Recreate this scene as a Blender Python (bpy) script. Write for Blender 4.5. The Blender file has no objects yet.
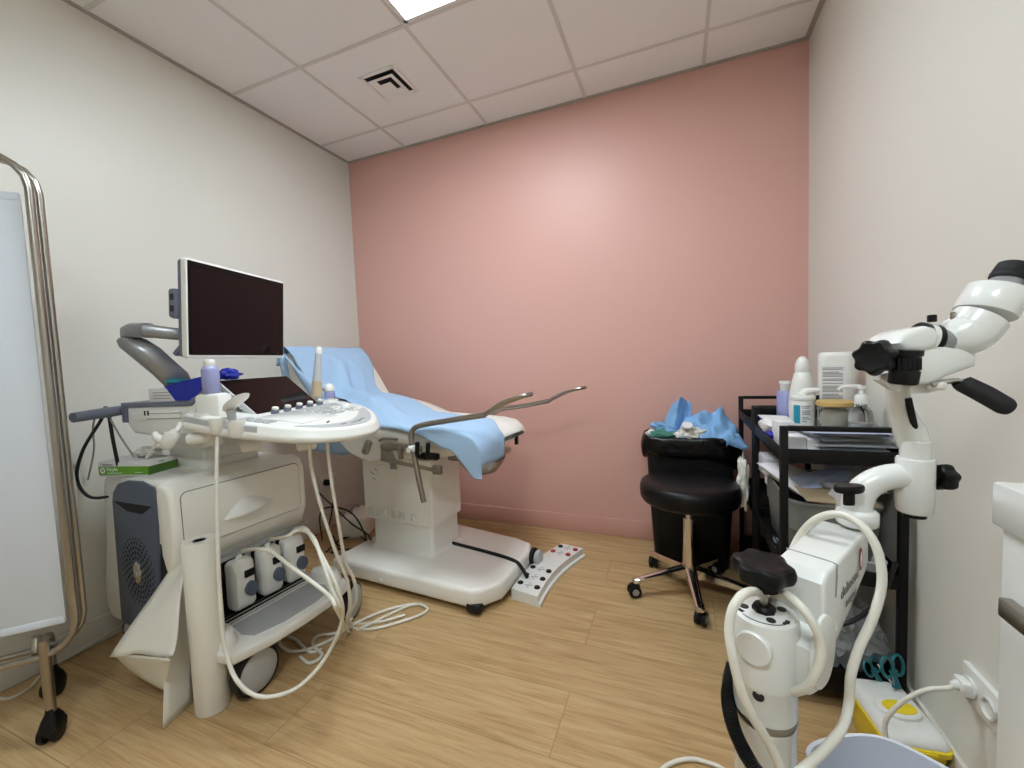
import bpy, bmesh, math, random
from mathutils import Vector, Matrix, noise

SC = bpy.context.scene
COL = SC.collection
PI = math.pi

# ------------------------------------------------------------------ camera
CAM = Vector((2.15061, -2.41912, 1.05261))
FW = Vector((-0.37097154, 0.92672436, -0.0596832))
RT = Vector((0.92851417, 0.36907714, -0.04053997))
UP = Vector((0.01554167, 0.07045587, 0.99739382))
FPX = 416.37
cd = bpy.data.cameras.new('camera')
cd.sensor_width = 36.0
cd.lens = FPX / 1024 * 36.0
cd.clip_start = 0.02
cam = bpy.data.objects.new('camera', cd)
COL.objects.link(cam)
cam.matrix_world = Matrix(((RT.x, UP.x, -FW.x, CAM.x), (RT.y, UP.y, -FW.y, CAM.y), (RT.z, UP.z, -FW.z, CAM.z), (0, 0, 0, 1)))
SC.camera = cam

# ------------------------------------------------------------------ world, exposure, lights
w = bpy.data.worlds.new('world')
SC.world = w
w.use_nodes = True
w.node_tree.nodes['Background'].inputs[0].default_value = (0.9, 0.95, 1, 1)
w.node_tree.nodes['Background'].inputs[1].default_value = 0.05
SC.view_settings.view_transform = 'Standard'
SC.view_settings.look = 'None'
SC.view_settings.exposure = 1.0
SC.view_settings.gamma = 1.0
SC.view_settings.use_curve_mapping = False
PANEL_STRENGTH = 14.3
LAMP_COLOR = (0.885,1,1.08,1)


# ------------------------------------------------------------------ measuring helpers (points in the room)
def ray(u, v): return FW + RT * ((u - 512) / FPX) - UP * ((v - 384) / FPX)
def dep(u, v, t): return CAM + ray(u, v) * t
def onz(u, v, z): d = ray(u, v); return CAM + d * ((z - CAM.z) / d.z)
def onx(u, v, x): d = ray(u, v); return CAM + d * ((x - CAM.x) / d.x)
def ony(u, v, y): d = ray(u, v); return CAM + d * ((y - CAM.y) / d.y)


class Frame:
    def __init__(s, o, yaw):
        s.M = Matrix.Translation(Vector(o)) @ Matrix.Rotation(math.radians(yaw), 4, 'Z')
        s.I = s.M.inverted()
        s.yaw = math.radians(yaw)
        s.o = Vector(o)
    def w(s, x, y, z): return s.M @ Vector((x, y, z))
    def l(s, p): return s.I @ Vector(p)


# ------------------------------------------------------------------ materials
def lin(c):
    return c / 12.92 if c <= 0.04045 else ((c + 0.055) / 1.055) ** 2.4


def rgb(h):
    return tuple(lin(int(h[i:i + 2], 16) / 255) for i in (0, 2, 4)) + (1,)


def mat(name, h, rough=0.5, metal=0.0, var=0.04, scale=12.0, bump=0.0, bscale=60.0, alpha=1.0, coat=0.0, trans=0.0, emit=0.0, spec=0.5, ior=1.45):
    m = bpy.data.materials.new(name)
    m.use_nodes = True
    nt = m.node_tree
    b = nt.nodes['Principled BSDF']
    c = rgb(h)
    tc = nt.nodes.new('ShaderNodeTexCoord')
    nz = nt.nodes.new('ShaderNodeTexNoise')
    nz.inputs['Scale'].default_value = scale
    nz.inputs['Detail'].default_value = 4
    nt.links.new(tc.outputs['Object'], nz.inputs['Vector'])
    mix = nt.nodes.new('ShaderNodeMix')
    mix.data_type = 'RGBA'
    mix.inputs[6].default_value = tuple(x * (1 - var) for x in c[:3]) + (1,)
    mix.inputs[7].default_value = tuple(min(1, x * (1 + var)) for x in c[:3]) + (1,)
    nt.links.new(nz.outputs['Fac'], mix.inputs[0])
    nt.links.new(mix.outputs[2], b.inputs['Base Color'])
    b.inputs['Roughness'].default_value = rough
    b.inputs['Metallic'].default_value = metal
    b.inputs['Alpha'].default_value = alpha
    b.inputs['IOR'].default_value = ior
    b.inputs['Specular IOR Level'].default_value = spec
    b.inputs['Coat Weight'].default_value = coat
    b.inputs['Transmission Weight'].default_value = trans
    if emit:
        b.inputs['Emission Color'].default_value = c
        b.inputs['Emission Strength'].default_value = emit
    if bump:
        n2 = nt.nodes.new('ShaderNodeTexNoise')
        n2.inputs['Scale'].default_value = bscale
        n2.inputs['Detail'].default_value = 3
        nt.links.new(tc.outputs['Object'], n2.inputs['Vector'])
        bp = nt.nodes.new('ShaderNodeBump')
        bp.inputs['Strength'].default_value = bump
        bp.inputs['Distance'].default_value = 0.01
        nt.links.new(n2.outputs['Fac'], bp.inputs['Height'])
        nt.links.new(bp.outputs['Normal'], b.inputs['Normal'])
    return m


def floor_mat():
    m = bpy.data.materials.new('oak_plank_vinyl')
    m.use_nodes = True
    nt = m.node_tree
    b = nt.nodes['Principled BSDF']
    tc = nt.nodes.new('ShaderNodeTexCoord')
    br = nt.nodes.new('ShaderNodeTexBrick')
    br.offset = 0.37
    br.inputs['Scale'].default_value = 1.0
    br.inputs['Brick Width'].default_value = 1.22
    br.inputs['Row Height'].default_value = 0.229
    br.inputs['Mortar Size'].default_value = 0.0012
    br.inputs['Mortar Smooth'].default_value = 0.3
    br.inputs['Bias'].default_value = 0
    br.inputs['Color1'].default_value = (0.25, 0.25, 0.25, 1)
    br.inputs['Color2'].default_value = (0.75, 0.75, 0.75, 1)
    br.inputs['Mortar'].default_value = (0.5, 0.5, 0.5, 1)
    mp0 = nt.nodes.new('ShaderNodeMapping')
    mp0.inputs['Location'].default_value = (0.17, 0.06, 0)
    nt.links.new(tc.outputs['Object'], mp0.inputs['Vector'])
    nt.links.new(mp0.outputs['Vector'], br.inputs['Vector'])
    # plank offset for grain
    add = nt.nodes.new('ShaderNodeVectorMath')
    add.operation = 'ADD'
    sc = nt.nodes.new('ShaderNodeVectorMath')
    sc.operation = 'SCALE'
    sc.inputs['Scale'].default_value = 7.0
    nt.links.new(br.outputs['Color'], sc.inputs[0])
    nt.links.new(tc.outputs['Object'], add.inputs[0])
    nt.links.new(sc.outputs[0], add.inputs[1])
    mp = nt.nodes.new('ShaderNodeMapping')
    mp.inputs['Scale'].default_value = (2.0, 26.0, 1)
    nt.links.new(add.outputs[0], mp.inputs['Vector'])
    n1 = nt.nodes.new('ShaderNodeTexNoise')
    n1.inputs['Scale'].default_value = 1.6
    n1.inputs['Detail'].default_value = 8
    n1.inputs['Roughness'].default_value = 0.65
    n1.inputs['Distortion'].default_value = 0.5
    nt.links.new(mp.outputs['Vector'], n1.inputs['Vector'])
    mp2 = nt.nodes.new('ShaderNodeMapping')
    mp2.inputs['Scale'].default_value = (5.0, 150.0, 1)
    nt.links.new(add.outputs[0], mp2.inputs['Vector'])
    n2 = nt.nodes.new('ShaderNodeTexNoise')
    n2.inputs['Scale'].default_value = 1.5
    n2.inputs['Detail'].default_value = 3
    nt.links.new(mp2.outputs['Vector'], n2.inputs['Vector'])
    mx = nt.nodes.new('ShaderNodeMix')
    mx.data_type = 'FLOAT'
    mx.inputs[0].default_value = 0.35
    nt.links.new(n1.outputs['Fac'], mx.inputs[2])
    nt.links.new(n2.outputs['Fac'], mx.inputs[3])
    cr = nt.nodes.new('ShaderNodeValToRGB')
    cr.color_ramp.elements[0].position = 0.30
    cr.color_ramp.elements[0].color = rgb('99794f')
    cr.color_ramp.elements[1].position = 0.68
    cr.color_ramp.elements[1].color = rgb('d2b488')
    e = cr.color_ramp.elements.new(0.48)
    e.color = rgb('bf9d6e')
    nt.links.new(mx.outputs[0], cr.inputs['Fac'])
    tone = nt.nodes.new('ShaderNodeMix')
    tone.data_type = 'RGBA'
    tone.blend_type = 'MULTIPLY'
    tone.inputs[0].default_value = 0.14
    nt.links.new(cr.outputs['Color'], tone.inputs[6])
    nt.links.new(br.outputs['Color'], tone.inputs[7])
    seam = nt.nodes.new('ShaderNodeMix')
    seam.data_type = 'RGBA'
    nt.links.new(br.outputs['Fac'], seam.inputs[0])
    nt.links.new(tone.outputs[2], seam.inputs[6])
    seam.inputs[7].default_value = rgb('8d724c')
    nt.links.new(seam.outputs[2], b.inputs['Base Color'])
    b.inputs['Roughness'].default_value = 0.42
    b.inputs['Specular IOR Level'].default_value = 0.4
    bp = nt.nodes.new('ShaderNodeBump')
    bp.inputs['Strength'].default_value = 0.08
    bp.inputs['Distance'].default_value = 0.01
    nt.links.new(mx.outputs[0], bp.inputs['Height'])
    nt.links.new(bp.outputs['Normal'], b.inputs['Normal'])
    return m


M = {}
M['floor'] = floor_mat()
M['cream'] = mat('cream_wall_paint', 'e2dfd5', 0.40, var=0.012, scale=1.5, bump=0.03, bscale=140)
M['pink'] = mat('pink_wall_paint', 'dcab9f', 0.43, var=0.012, scale=1.5, bump=0.03, bscale=140)
M['tile'] = mat('ceiling_tile_white', 'f6f3ee', 0.85, var=0.02, scale=3, bump=0.08, bscale=260)
M['grid'] = mat('ceiling_grid_metal', 'dcd6ce', 0.5)
M['angle'] = mat('ceiling_edge_trim', 'b0a99f', 0.5)
M['white'] = mat('white_plastic', 'e6e5df', 0.32, var=0.015)
M['warmwhite'] = mat('warm_white_plastic', 'efede5', 0.38, var=0.015)
M['ivory'] = mat('ivory_enamel', 'f0ede6', 0.3, var=0.015)
M['gloss'] = mat('glossy_white_enamel', 'e4e4df', 0.2, var=0.01, coat=0.3)
M['vinylwhite'] = mat('white_vinyl', 'ebe8e0', 0.35, var=0.015, bump=0.05, bscale=90)
M['lgrey'] = mat('light_grey_plastic', 'b5b7b8', 0.4, var=0.02)
M['mgrey'] = mat('mid_grey_plastic', '969796', 0.45, var=0.03)
M['footpad'] = mat('foot_pad_grey', 'a4a6a7', 0.5, var=0.03)
M['slate'] = mat('slate_blue_plastic', '555e70', 0.42, var=0.03)
M['slate2'] = mat('slate_grey_trim', '6c7080', 0.4, var=0.03)
M['silver'] = mat('silver_paint', '9a9b9d', 0.32, metal=0.55, var=0.02)
M['dark'] = mat('dark_recess', '131314', 0.6)
M['black'] = mat('black_plastic', '0e0e0f', 0.42, var=0.05, spec=0.3)
M['blackm'] = mat('black_powder_coat', '0b0b0c', 0.5, var=0.05, bump=0.05, bscale=300, spec=0.3)
M['rubber'] = mat('black_rubber', '121213', 0.65, var=0.08)
M['leather'] = mat('black_upholstery', '0b0b0c', 0.36, var=0.08, spec=0.3, bump=0.12, bscale=160)
M['binbag'] = mat('black_bin_liner', '070708', 0.24, var=0.1, spec=0.35, bump=0.5, bscale=25)
M['bin'] = mat('black_bin_plastic', '141716', 0.45, var=0.05, spec=0.3)
M['chrome'] = mat('chrome', 'd8d4cc', 0.12, metal=1.0, var=0.02)
M['steel'] = mat('brushed_steel', 'a9a49b', 0.28, metal=1.0, var=0.05, scale=30)
M['screen'] = mat('screen_glass', '150d0f', 0.10, var=0.02, spec=0.22)
M['bezel'] = mat('screen_bezel', '070707', 0.3, spec=0.25)
M['cable'] = mat('white_cable', 'dedacd', 0.4, var=0.03)
M['gcable'] = mat('grey_cable', '8d8a84', 0.45)
M['bcable'] = mat('black_cable', '141414', 0.45)
M['blue'] = mat('blue_disposable_drape', 'a6c4e3', 0.8, var=0.04, scale=6, bump=0.25, bscale=18)
M['bluewaste'] = mat('blue_used_drape', '86b4e2', 0.75, var=0.08, scale=9, bump=0.3, bscale=25)
M['green'] = mat('green_cloth', '4c8173', 0.85, var=0.08)
M['paper'] = mat('white_paper', 'e4e1d7', 0.85, var=0.03, bump=0.12, bscale=110)
M['screenfab'] = mat('screen_fabric', 'd3d9e2', 0.8, var=0.01, bump=0.05, bscale=300)
M['glovegreen'] = mat('green_card', '6ea82f', 0.5)
M['glovedark'] = mat('dark_green_card', '4a6f2a', 0.5)
M['card'] = mat('white_card', 'e2dfe0', 0.6)
M['ink'] = mat('dark_print', '2e2c2e', 0.6)
M['greyink'] = mat('grey_print', '7c7a78', 0.6)
M['whiteink'] = mat('white_print', 'f4f6f0', 0.6)
M['redink'] = mat('red_print', 'a0524c', 0.5)
M['royal'] = mat('royal_blue_film', '1b2aa0', 0.4, var=0.1, bump=0.2, bscale=30)
M['teal'] = mat('teal_plastic', '1f6e78', 0.35, var=0.04)
M['tealcard'] = mat('teal_card', '2b8fa8', 0.5)
M['lav'] = mat('lavender_gel_bottle', 'a5a8d6', 0.2, var=0.03, trans=0.15)
M['clear'] = mat('clear_bag_film', 'e4e8ea', 0.12, var=0.03, alpha=0.42, bump=0.6, bscale=22)
M['glass'] = mat('clear_glass', 'f4f6f6', 0.04, trans=1.0, var=0.0)
M['liquid'] = mat('clear_gel', 'e2e4e2', 0.1, trans=0.7)
M['wood'] = mat('pale_wood_lid', 'c9a666', 0.5, var=0.1, scale=20)
M['cotton'] = mat('cotton_fill', 'd2c9b6', 0.9, var=0.15, scale=40)
M['greybin'] = mat('grey_storage_plastic', '777873', 0.42, var=0.04)
M['yellow'] = mat('yellow_plastic', 'ecd02e', 0.35, var=0.03)
M['whitebin'] = mat('white_bucket_plastic', 'dfe3ec', 0.3, var=0.01)
M['trans'] = mat('pale_syringe_film', 'dde0e4', 0.3, alpha=0.82, var=0.08)
M['beige'] = mat('beige_packet', 'b9a487', 0.6, var=0.08)
M['bluepack'] = mat('pale_blue_packet', 'b9c6e6', 0.4, var=0.1)
M['diff'] = mat('lamp_diffuser', 'ffffff', 0.6)
_b = M['diff'].node_tree.nodes['Principled BSDF']
_b.inputs['Emission Color'].default_value = LAMP_COLOR
_b.inputs['Emission Strength'].default_value = PANEL_STRENGTH
M['red'] = mat('red_button', '9a2f2c', 0.4)
M['pinkbb'] = mat('pink_skirting_paint', 'd3a094', 0.38, var=0.012)
M['creambb'] = mat('cream_skirting_paint', 'dcd8cc', 0.4, var=0.012)


# ------------------------------------------------------------------ mesh building
def smooth_path(pts, per=8, closed=False):
    P = [Vector(p) for p in pts]
    if len(P) < 3:
        return P
    out = []
    n = len(P)
    rng = n if closed else n - 1
    for i in range(rng):
        p1, p2 = P[i], P[(i + 1) % n]
        p0 = P[(i - 1) % n] if (closed or i > 0) else p1 * 2 - p2
        p3 = P[(i + 2) % n] if (closed or i + 2 < n) else p2 * 2 - p1
        for k in range(per):
            t = k / per
            out.append(0.5 * ((2 * p1) + (p2 - p0) * t + (2 * p0 - 5 * p1 + 4 * p2 - p3) * t * t + (3 * p1 - p0 - 3 * p2 + p3) * t ** 3))
    if not closed:
        out.append(P[-1])
    return out


class MB:
    def __init__(s, xf=None):
        s.bm = bmesh.new()
        s.mi = 0
        s.xf = xf

    def _take(s, other, M4=None):
        """merge a temporary bmesh"""
        if M4 is not None:
            other.transform(M4)
        vm = {}
        for v in other.verts:
            vm[v] = s.bm.verts.new(v.co)
        for f in other.faces:
            try:
                nf = s.bm.faces.new([vm[v] for v in f.verts])
                nf.material_index = s.mi
            except ValueError:
                pass
        other.free()

    def m(s, i):
        s.mi = i
        return s

    def box(s, c, d, bev=0.0, rot=None, seg=2):
        t = bmesh.new()
        bmesh.ops.create_cube(t, size=1.0)
        t.transform(Matrix.Diagonal((d[0], d[1], d[2], 1)))
        if bev > 0:
            bmesh.ops.bevel(t, geom=list(t.edges), offset=min(bev, min(d) * 0.49), segments=seg, profile=0.5, affect='EDGES')
        X = Matrix.Translation(Vector(c))
        if rot is not None:
            X = X @ (rot.to_4x4() if not isinstance(rot, (int, float)) else Matrix.Rotation(rot, 4, 'Z'))
        s._take(t, X)
        return s

    def prism(s, pts, o, u, v, depth, bev=0.0, seg=2, bevside=0.0):
        """2-D outline pts in the plane (o; u, v), pushed along u x v by depth"""
        u = Vector(u).normalized()
        v = Vector(v).normalized()
        n = u.cross(v)
        o = Vector(o)
        t = bmesh.new()
        a = [t.verts.new(o + u * p[0] + v * p[1]) for p in pts]
        f = t.faces.new(a)
        r = bmesh.ops.extrude_face_region(t, geom=[f])
        vs = [g for g in r['geom'] if isinstance(g, bmesh.types.BMVert)]
        bmesh.ops.translate(t, verts=vs, vec=n * depth)
        bmesh.ops.recalc_face_normals(t, faces=list(t.faces))
        if bev > 0:
            t.normal_update()
            caps = [fc for fc in t.faces if abs(fc.normal.dot(n)) > 0.99]
            es = {e for fc in caps for e in fc.edges}
            bmesh.ops.bevel(t, geom=list(es), offset=bev, segments=seg, profile=0.5, affect='EDGES', clamp_overlap=True)
        s._take(t)
        return s

    def tube(s, pts, r, n=10, per=8, closed=False, smooth=True, cap=True):
        P = smooth_path(pts, per, closed) if smooth else [Vector(p) for p in pts]
        N = len(P)
        if isinstance(r, (list, tuple)):
            rr = []
            for i in range(N):
                f = i / (N - 1) * (len(r) - 1)
                k = min(int(f), len(r) - 2)
                rr.append(r[k] + (r[k + 1] - r[k]) * (f - k))
        else:
            rr = [r] * N
        rings = []
        nrm = None
        for i in range(N):
            if closed:
                tg = P[(i + 1) % N] - P[(i - 1) % N]
            else:
                tg = P[min(i + 1, N - 1)] - P[max(i - 1, 0)]
            if tg.length < 1e-9:
                tg = Vector((0, 0, 1))
            tg.normalize()
            if nrm is None:
                nrm = tg.orthogonal().normalized()
            nrm = (nrm - tg * nrm.dot(tg))
            if nrm.length < 1e-6:
                nrm = tg.orthogonal()
            nrm.normalize()
            bn = tg.cross(nrm)
            rings.append([s.bm.verts.new(P[i] + (nrm * math.cos(a) + bn * math.sin(a)) * rr[i]) for a in (2 * PI * k / n for k in range(n))])
        rng = N if closed else N - 1
        for i in range(rng):
            A, B = rings[i], rings[(i + 1) % N]
            for k in range(n):
                f = s.bm.faces.new((A[k], A[(k + 1) % n], B[(k + 1) % n], B[k]))
                f.material_index = s.mi
        if cap and not closed:
            for R in (rings[0][::-1], rings[-1]):
                f = s.bm.faces.new(R)
                f.material_index = s.mi
        return s

    def lathe(s, prof, c, axis=(0, 0, 1), n=28, sx=1.0, sy=1.0, ref=None):
        """prof: (radius, height) pairs from bottom to top about axis through c"""
        ax = Vector(axis).normalized()
        a = Vector(ref).normalized() if ref is not None else (Vector((1, 0, 0)) if abs(ax.x) < 0.9 else Vector((0, 1, 0)))
        a = (a - ax * a.dot(ax)).normalized()
        b = ax.cross(a)
        c = Vector(c)
        rings = []
        for (r, h) in prof:
            if r <= 1e-6:
                rings.append([s.bm.verts.new(c + ax * h)])
            else:
                rings.append([s.bm.verts.new(c + ax * h + a * (r * sx * math.cos(t)) + b * (r * sy * math.sin(t))) for t in (2 * PI * k / n for k in range(n))])
        for A, B in zip(rings[:-1], rings[1:]):
            for k in range(n):
                if len(A) == 1 and len(B) == 1:
                    continue
                if len(A) == 1:
                    vs = (A[0], B[(k + 1) % n], B[k])
                elif len(B) == 1:
                    vs = (A[k], A[(k + 1) % n], B[0])
                else:
                    vs = (A[k], A[(k + 1) % n], B[(k + 1) % n], B[k])
                f = s.bm.faces.new(vs)
                f.material_index = s.mi
        for R, fl in ((rings[0], True), (rings[-1], False)):
            if len(R) > 1:
                f = s.bm.faces.new(R[::-1] if fl else R)
                f.material_index = s.mi
        return s

    def cyl(s, p0, p1, r, n=20, bev=0.0):
        p0, p1 = Vector(p0), Vector(p1)
        h = (p1 - p0).length
        b = bev
        pr = [(r - b, 0), (r, b), (r, h - b), (r - b, h)] if b > 0 else [(r, 0), (r, h)]
        return s.lathe(pr, p0, p1 - p0, n)

    def ball(s, c, r, n=16):
        if not isinstance(r, (tuple, list)):
            r = (r, r, r)
        t = bmesh.new()
        bmesh.ops.create_uvsphere(t, u_segments=n, v_segments=max(6, n * 2 // 3), radius=1.0)
        s._take(t, Matrix.Translation(Vector(c)) @ Matrix.Diagonal((r[0], r[1], r[2], 1)))
        return s

    def loft(s, secs, cap=True):
        """list of equally long closed loops of points"""
        rings = [[s.bm.verts.new(Vector(p)) for p in sec] for sec in secs]
        n = len(rings[0])
        for A, B in zip(rings[:-1], rings[1:]):
            for k in range(n):
                f = s.bm.faces.new((A[k], A[(k + 1) % n], B[(k + 1) % n], B[k]))
                f.material_index = s.mi
        if cap:
            for R in (rings[0][::-1], rings[-1]):
                f = s.bm.faces.new(R)
                f.material_index = s.mi
        return s

    def sheet(s, fn, nu, nv):
        """open grid; fn(i/nu, j/nv) -> point"""
        g = [[s.bm.verts.new(Vector(fn(i / nu, j / nv))) for j in range(nv + 1)] for i in range(nu + 1)]
        for i in range(nu):
            for j in range(nv):
                f = s.bm.faces.new((g[i][j], g[i + 1][j], g[i + 1][j + 1], g[i][j + 1]))
                f.material_index = s.mi
        return s

    def text(s, txt, size, o, u, v, depth=0.001, align='LEFT'):
        cu = bpy.data.curves.new('t', 'FONT')
        cu.body = txt
        cu.size = size
        cu.extrude = depth
        cu.align_x = align
        cu.resolution_u = 3
        ob = bpy.data.objects.new('t', cu)
        COL.objects.link(ob)
        dg = bpy.context.evaluated_depsgraph_get()
        me = bpy.data.meshes.new_from_object(ob.evaluated_get(dg))
        t = bmesh.new()
        t.from_mesh(me)
        bpy.data.objects.remove(ob)
        bpy.data.curves.remove(cu)
        bpy.data.meshes.remove(me)
        u = Vector(u).normalized()
        v = Vector(v).normalized()
        n = u.cross(v)
        o = Vector(o)
        s._take(t, Matrix(((u.x, v.x, n.x, o.x), (u.y, v.y, n.y, o.y), (u.z, v.z, n.z, o.z), (0, 0, 0, 1))))
        return s

    def xform(s, X):
        s.bm.transform(X)
        return s

    def build(s, name, mats, parent=None, label=None, ang=38, flat=False, solid=0.0, world=None, recalc=True):
        """link as ONE mesh object; world=True: points are room points, parent is placed elsewhere"""
        if recalc:
            bmesh.ops.recalc_face_normals(s.bm, faces=list(s.bm.faces))
        if world and parent is not None:
            p = parent
            X = Matrix.Identity(4)
            while p is not None:
                X = p.matrix_basis @ X
                p = p.parent
            s.bm.transform(X.inverted())
        me = bpy.data.meshes.new(name)
        s.bm.to_mesh(me)
        s.bm.free()
        for mm in (mats if isinstance(mats, (list, tuple)) else [mats]):
            me.materials.append(M[mm] if isinstance(mm, str) else mm)
        if not flat:
            for p in me.polygons:
                p.use_smooth = True
            me.set_sharp_from_angle(angle=math.radians(ang))
        o = bpy.data.objects.new(name, me)
        COL.objects.link(o)
        if parent is not None:
            o.parent = parent
        if label:
            o['label'] = label
        if solid:
            md = o.modifiers.new('thickness', 'SOLIDIFY')
            md.thickness = solid
            md.offset = 0
        return o


def thing(name, label, cat, loc=(0, 0, 0), yaw=0.0, group=None):
    o = bpy.data.objects.new(name, None)
    o.empty_display_size = 0.05
    COL.objects.link(o)
    o.location = loc
    o.rotation_euler = (0, 0, yaw)
    o['label'] = label
    o['category'] = cat
    if group:
        o['group'] = group
    return o


def tag(o, label, cat, group=None):
    o['label'] = label
    o['category'] = cat
    if group:
        o['group'] = group
    return o


def struct(o):
    o['kind'] = 'structure'
    return o


def copy_tree(o, parent=None):
    c = o.copy()
    COL.objects.link(c)
    if parent is not None:
        c.parent = parent
    for ch in list(o.children):
        copy_tree(ch, c)
    return c


def rrect(x0, y0, x1, y1, r, n=5):
    out = []
    for cx, cy, a0 in ((x1 - r, y1 - r, 0), (x0 + r, y1 - r, 90), (x0 + r, y0 + r, 180), (x1 - r, y0 + r, 270)):
        for k in range(n + 1):
            a = math.radians(a0 + 90 * k / n)
            out.append((cx + r * math.cos(a), cy + r * math.sin(a)))
    return out


# ------------------------------------------------------------------ the room
RW, RH, RY = 2.7398, 2.4838, -4.4
T = 0.1
struct(MB().box((RW / 2, RY / 2, -T / 2), (RW + 2 * T, -RY + 2 * T, T)).build('floor', 'floor', flat=True))
struct(MB().box((-T / 2, RY / 2, RH / 2 + .05), (T, -RY + 2 * T, RH + .1)).build('wall_left', 'cream', flat=True))
struct(MB().box((RW + T / 2, RY / 2, RH / 2 + .05), (T, -RY + 2 * T, RH + .1)).build('wall_right', 'cream', flat=True))
struct(MB().box((RW / 2, T / 2, RH / 2 + .05), (RW, T, RH + .1)).build('wall_back', 'pink', flat=True))
struct(MB().box((RW / 2, RY - T / 2, RH / 2 + .05), (RW, T, RH + .1)).build('wall_front', 'cream', flat=True))
BBH = 0.1013
for nm, c, d, mm in (('baseboard_left', (0.006, RY / 2, BBH / 2), (0.012, -RY, BBH), 'creambb'),
                     ('baseboard_right', (RW - 0.006, RY / 2, BBH / 2), (0.012, -RY, BBH), 'creambb'),
                     ('baseboard_back', (RW / 2, -0.006, BBH / 2), (RW - .024, 0.012, BBH), 'pinkbb'),
                     ('baseboard_front', (RW / 2, RY + 0.006, BBH / 2), (RW - .024, 0.012, BBH), 'creambb')):
    struct(MB().box(c, d, 0.003).build(nm, mm))
# suspended ceiling: grid lines and one panel per field, the lamp fields left open
GX = [0.0] + [0.4931 + 0.6 * k for k in range(4)] + [RW]
GY = [0.0, -0.2592, -0.8409] + [-0.8409 - 0.5817 * k for k in range(1, 6)]
GY = [y for y in GY if y > RY + 0.05] + [RY]
LAMPS = {(2, 2), (3, 5)}
cb = MB()
for i in range(len(GX) - 1):
    for j in range(len(GY) - 1):
        if (i, j) in LAMPS:
            continue
        cb.box(((GX[i] + GX[i + 1]) / 2, (GY[j] + GY[j + 1]) / 2, RH + 0.012), (GX[i + 1] - GX[i] - .004, GY[j] - GY[j + 1] - .004, 0.02))
cb.box((RW / 2, RY / 2, RH + 0.15), (RW + 2 * T, -RY + 2 * T, 0.1))
struct(cb.build('ceiling', 'tile', flat=True))
gb = MB()
for x in GX[1:-1]:
    gb.box((x, RY / 2, RH + 0.002), (0.016, -RY, 0.008))
for k, y in enumerate(GY[1:-1]):
    if k == 2:            # interrupted by the long lamp panel
        gb.box((GX[2] / 2, y, RH + 0.002), (GX[2], 0.016, 0.0075)).box(((GX[3] + RW) / 2, y, RH + 0.002), (RW - GX[3], 0.016, 0.0075))
        continue
    gb.box((RW / 2, y, RH + 0.002), (RW, 0.016, 0.0075))
struct(gb.build('trim_1', 'grid', flat=True))
ab = MB()
for c, d in (((0.01, RY / 2, RH), (0.02, -RY, 0.007)), ((RW - 0.01, RY / 2, RH), (0.02, -RY, 0.007)), ((RW / 2, -0.01, RH), (RW, 0.02, 0.006)), ((RW / 2, RY + 0.01, RH), (RW, 0.02, 0.006))):
    ab.box(c, d)
struct(ab.build('trim_2', 'angle', flat=True))
for (i, j, j2), lb in (((2, 2, 2), 'bright square lamp panel set flush in the white tiled ceiling'), ((3, 5, 5), 'square lamp panel in the ceiling tiles over the near end of the room')):
    x0, x1, y1, y0 = GX[i], GX[i + 1], GY[j], GY[j2 + 1]
    cx, cy = (x0 + x1) / 2, (y0 + y1) / 2
    t = thing('ceiling_light', lb, 'ceiling light', (cx, cy, RH + .03))
    fx, fy = (x1 - x0) / 2 - .012, (y1 - y0) / 2 - .012
    f = MB()
    for c, d in (((fx - .008, 0, -.02), (.016, 2 * fy, .03)), ((-fx + .008, 0, -.02), (.016, 2 * fy, .03)), ((0, fy - .008, -.02), (2 * fx, .016, .03)), ((0, -fy + .008, -.02), (2 * fx, .016, .03))):
        f.box(c, d)
    f.build('frame', 'white', t, flat=True)
    MB().box((0, 0, -.017), (2 * fx - .03, 2 * fy - .03, .008)).build('diffuser', 'diff', t, flat=True)
# vent
vc = onz(389, 84, RH)
t = thing('ceiling_vent', 'small square white air vent with stepped louvres in a ceiling tile', 'vent', (vc.x, vc.y, RH - 0.001))
b = MB()
S = 0.098
for c, d in (((S, 0, 0), (.02, 2 * S + .02, .008)), ((-S, 0, 0), (.02, 2 * S + .02, .008)), ((0, S, 0), (2 * S, .02, .008)), ((0, -S, 0), (2 * S, .02, .008))):
    b.box(c, d, .002)
b.build('frame', 'tile', t)
MB().box((0, 0, 0.0015), (2 * S - .02, 2 * S - .02, .002)).build('duct', 'dark', t, flat=True)
b = MB()
def ringfr(b, s0, z0, s1, z1, th=.002):
    L = []
    for s_, z_ in ((s0, z0), (s1, z1)):
        L.append([Vector((s_, s_, z_)), Vector((-s_, s_, z_)), Vector((-s_, -s_, z_)), Vector((s_, -s_, z_))])
    for k in range(4):
        a, b2, c2, d2 = L[0][k], L[0][(k + 1) % 4], L[1][(k + 1) % 4], L[1][k]
        up = Vector((0, 0, th))
        b.loft([[a, b2, c2, d2], [a + up, b2 + up, c2 + up, d2 + up]])
ringfr(b, .044, -.002, .074, -.014)
b.box((0, 0, -.016), (.062, .062, .003))
b.build('louvre', 'tile', t, flat=True)

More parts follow.
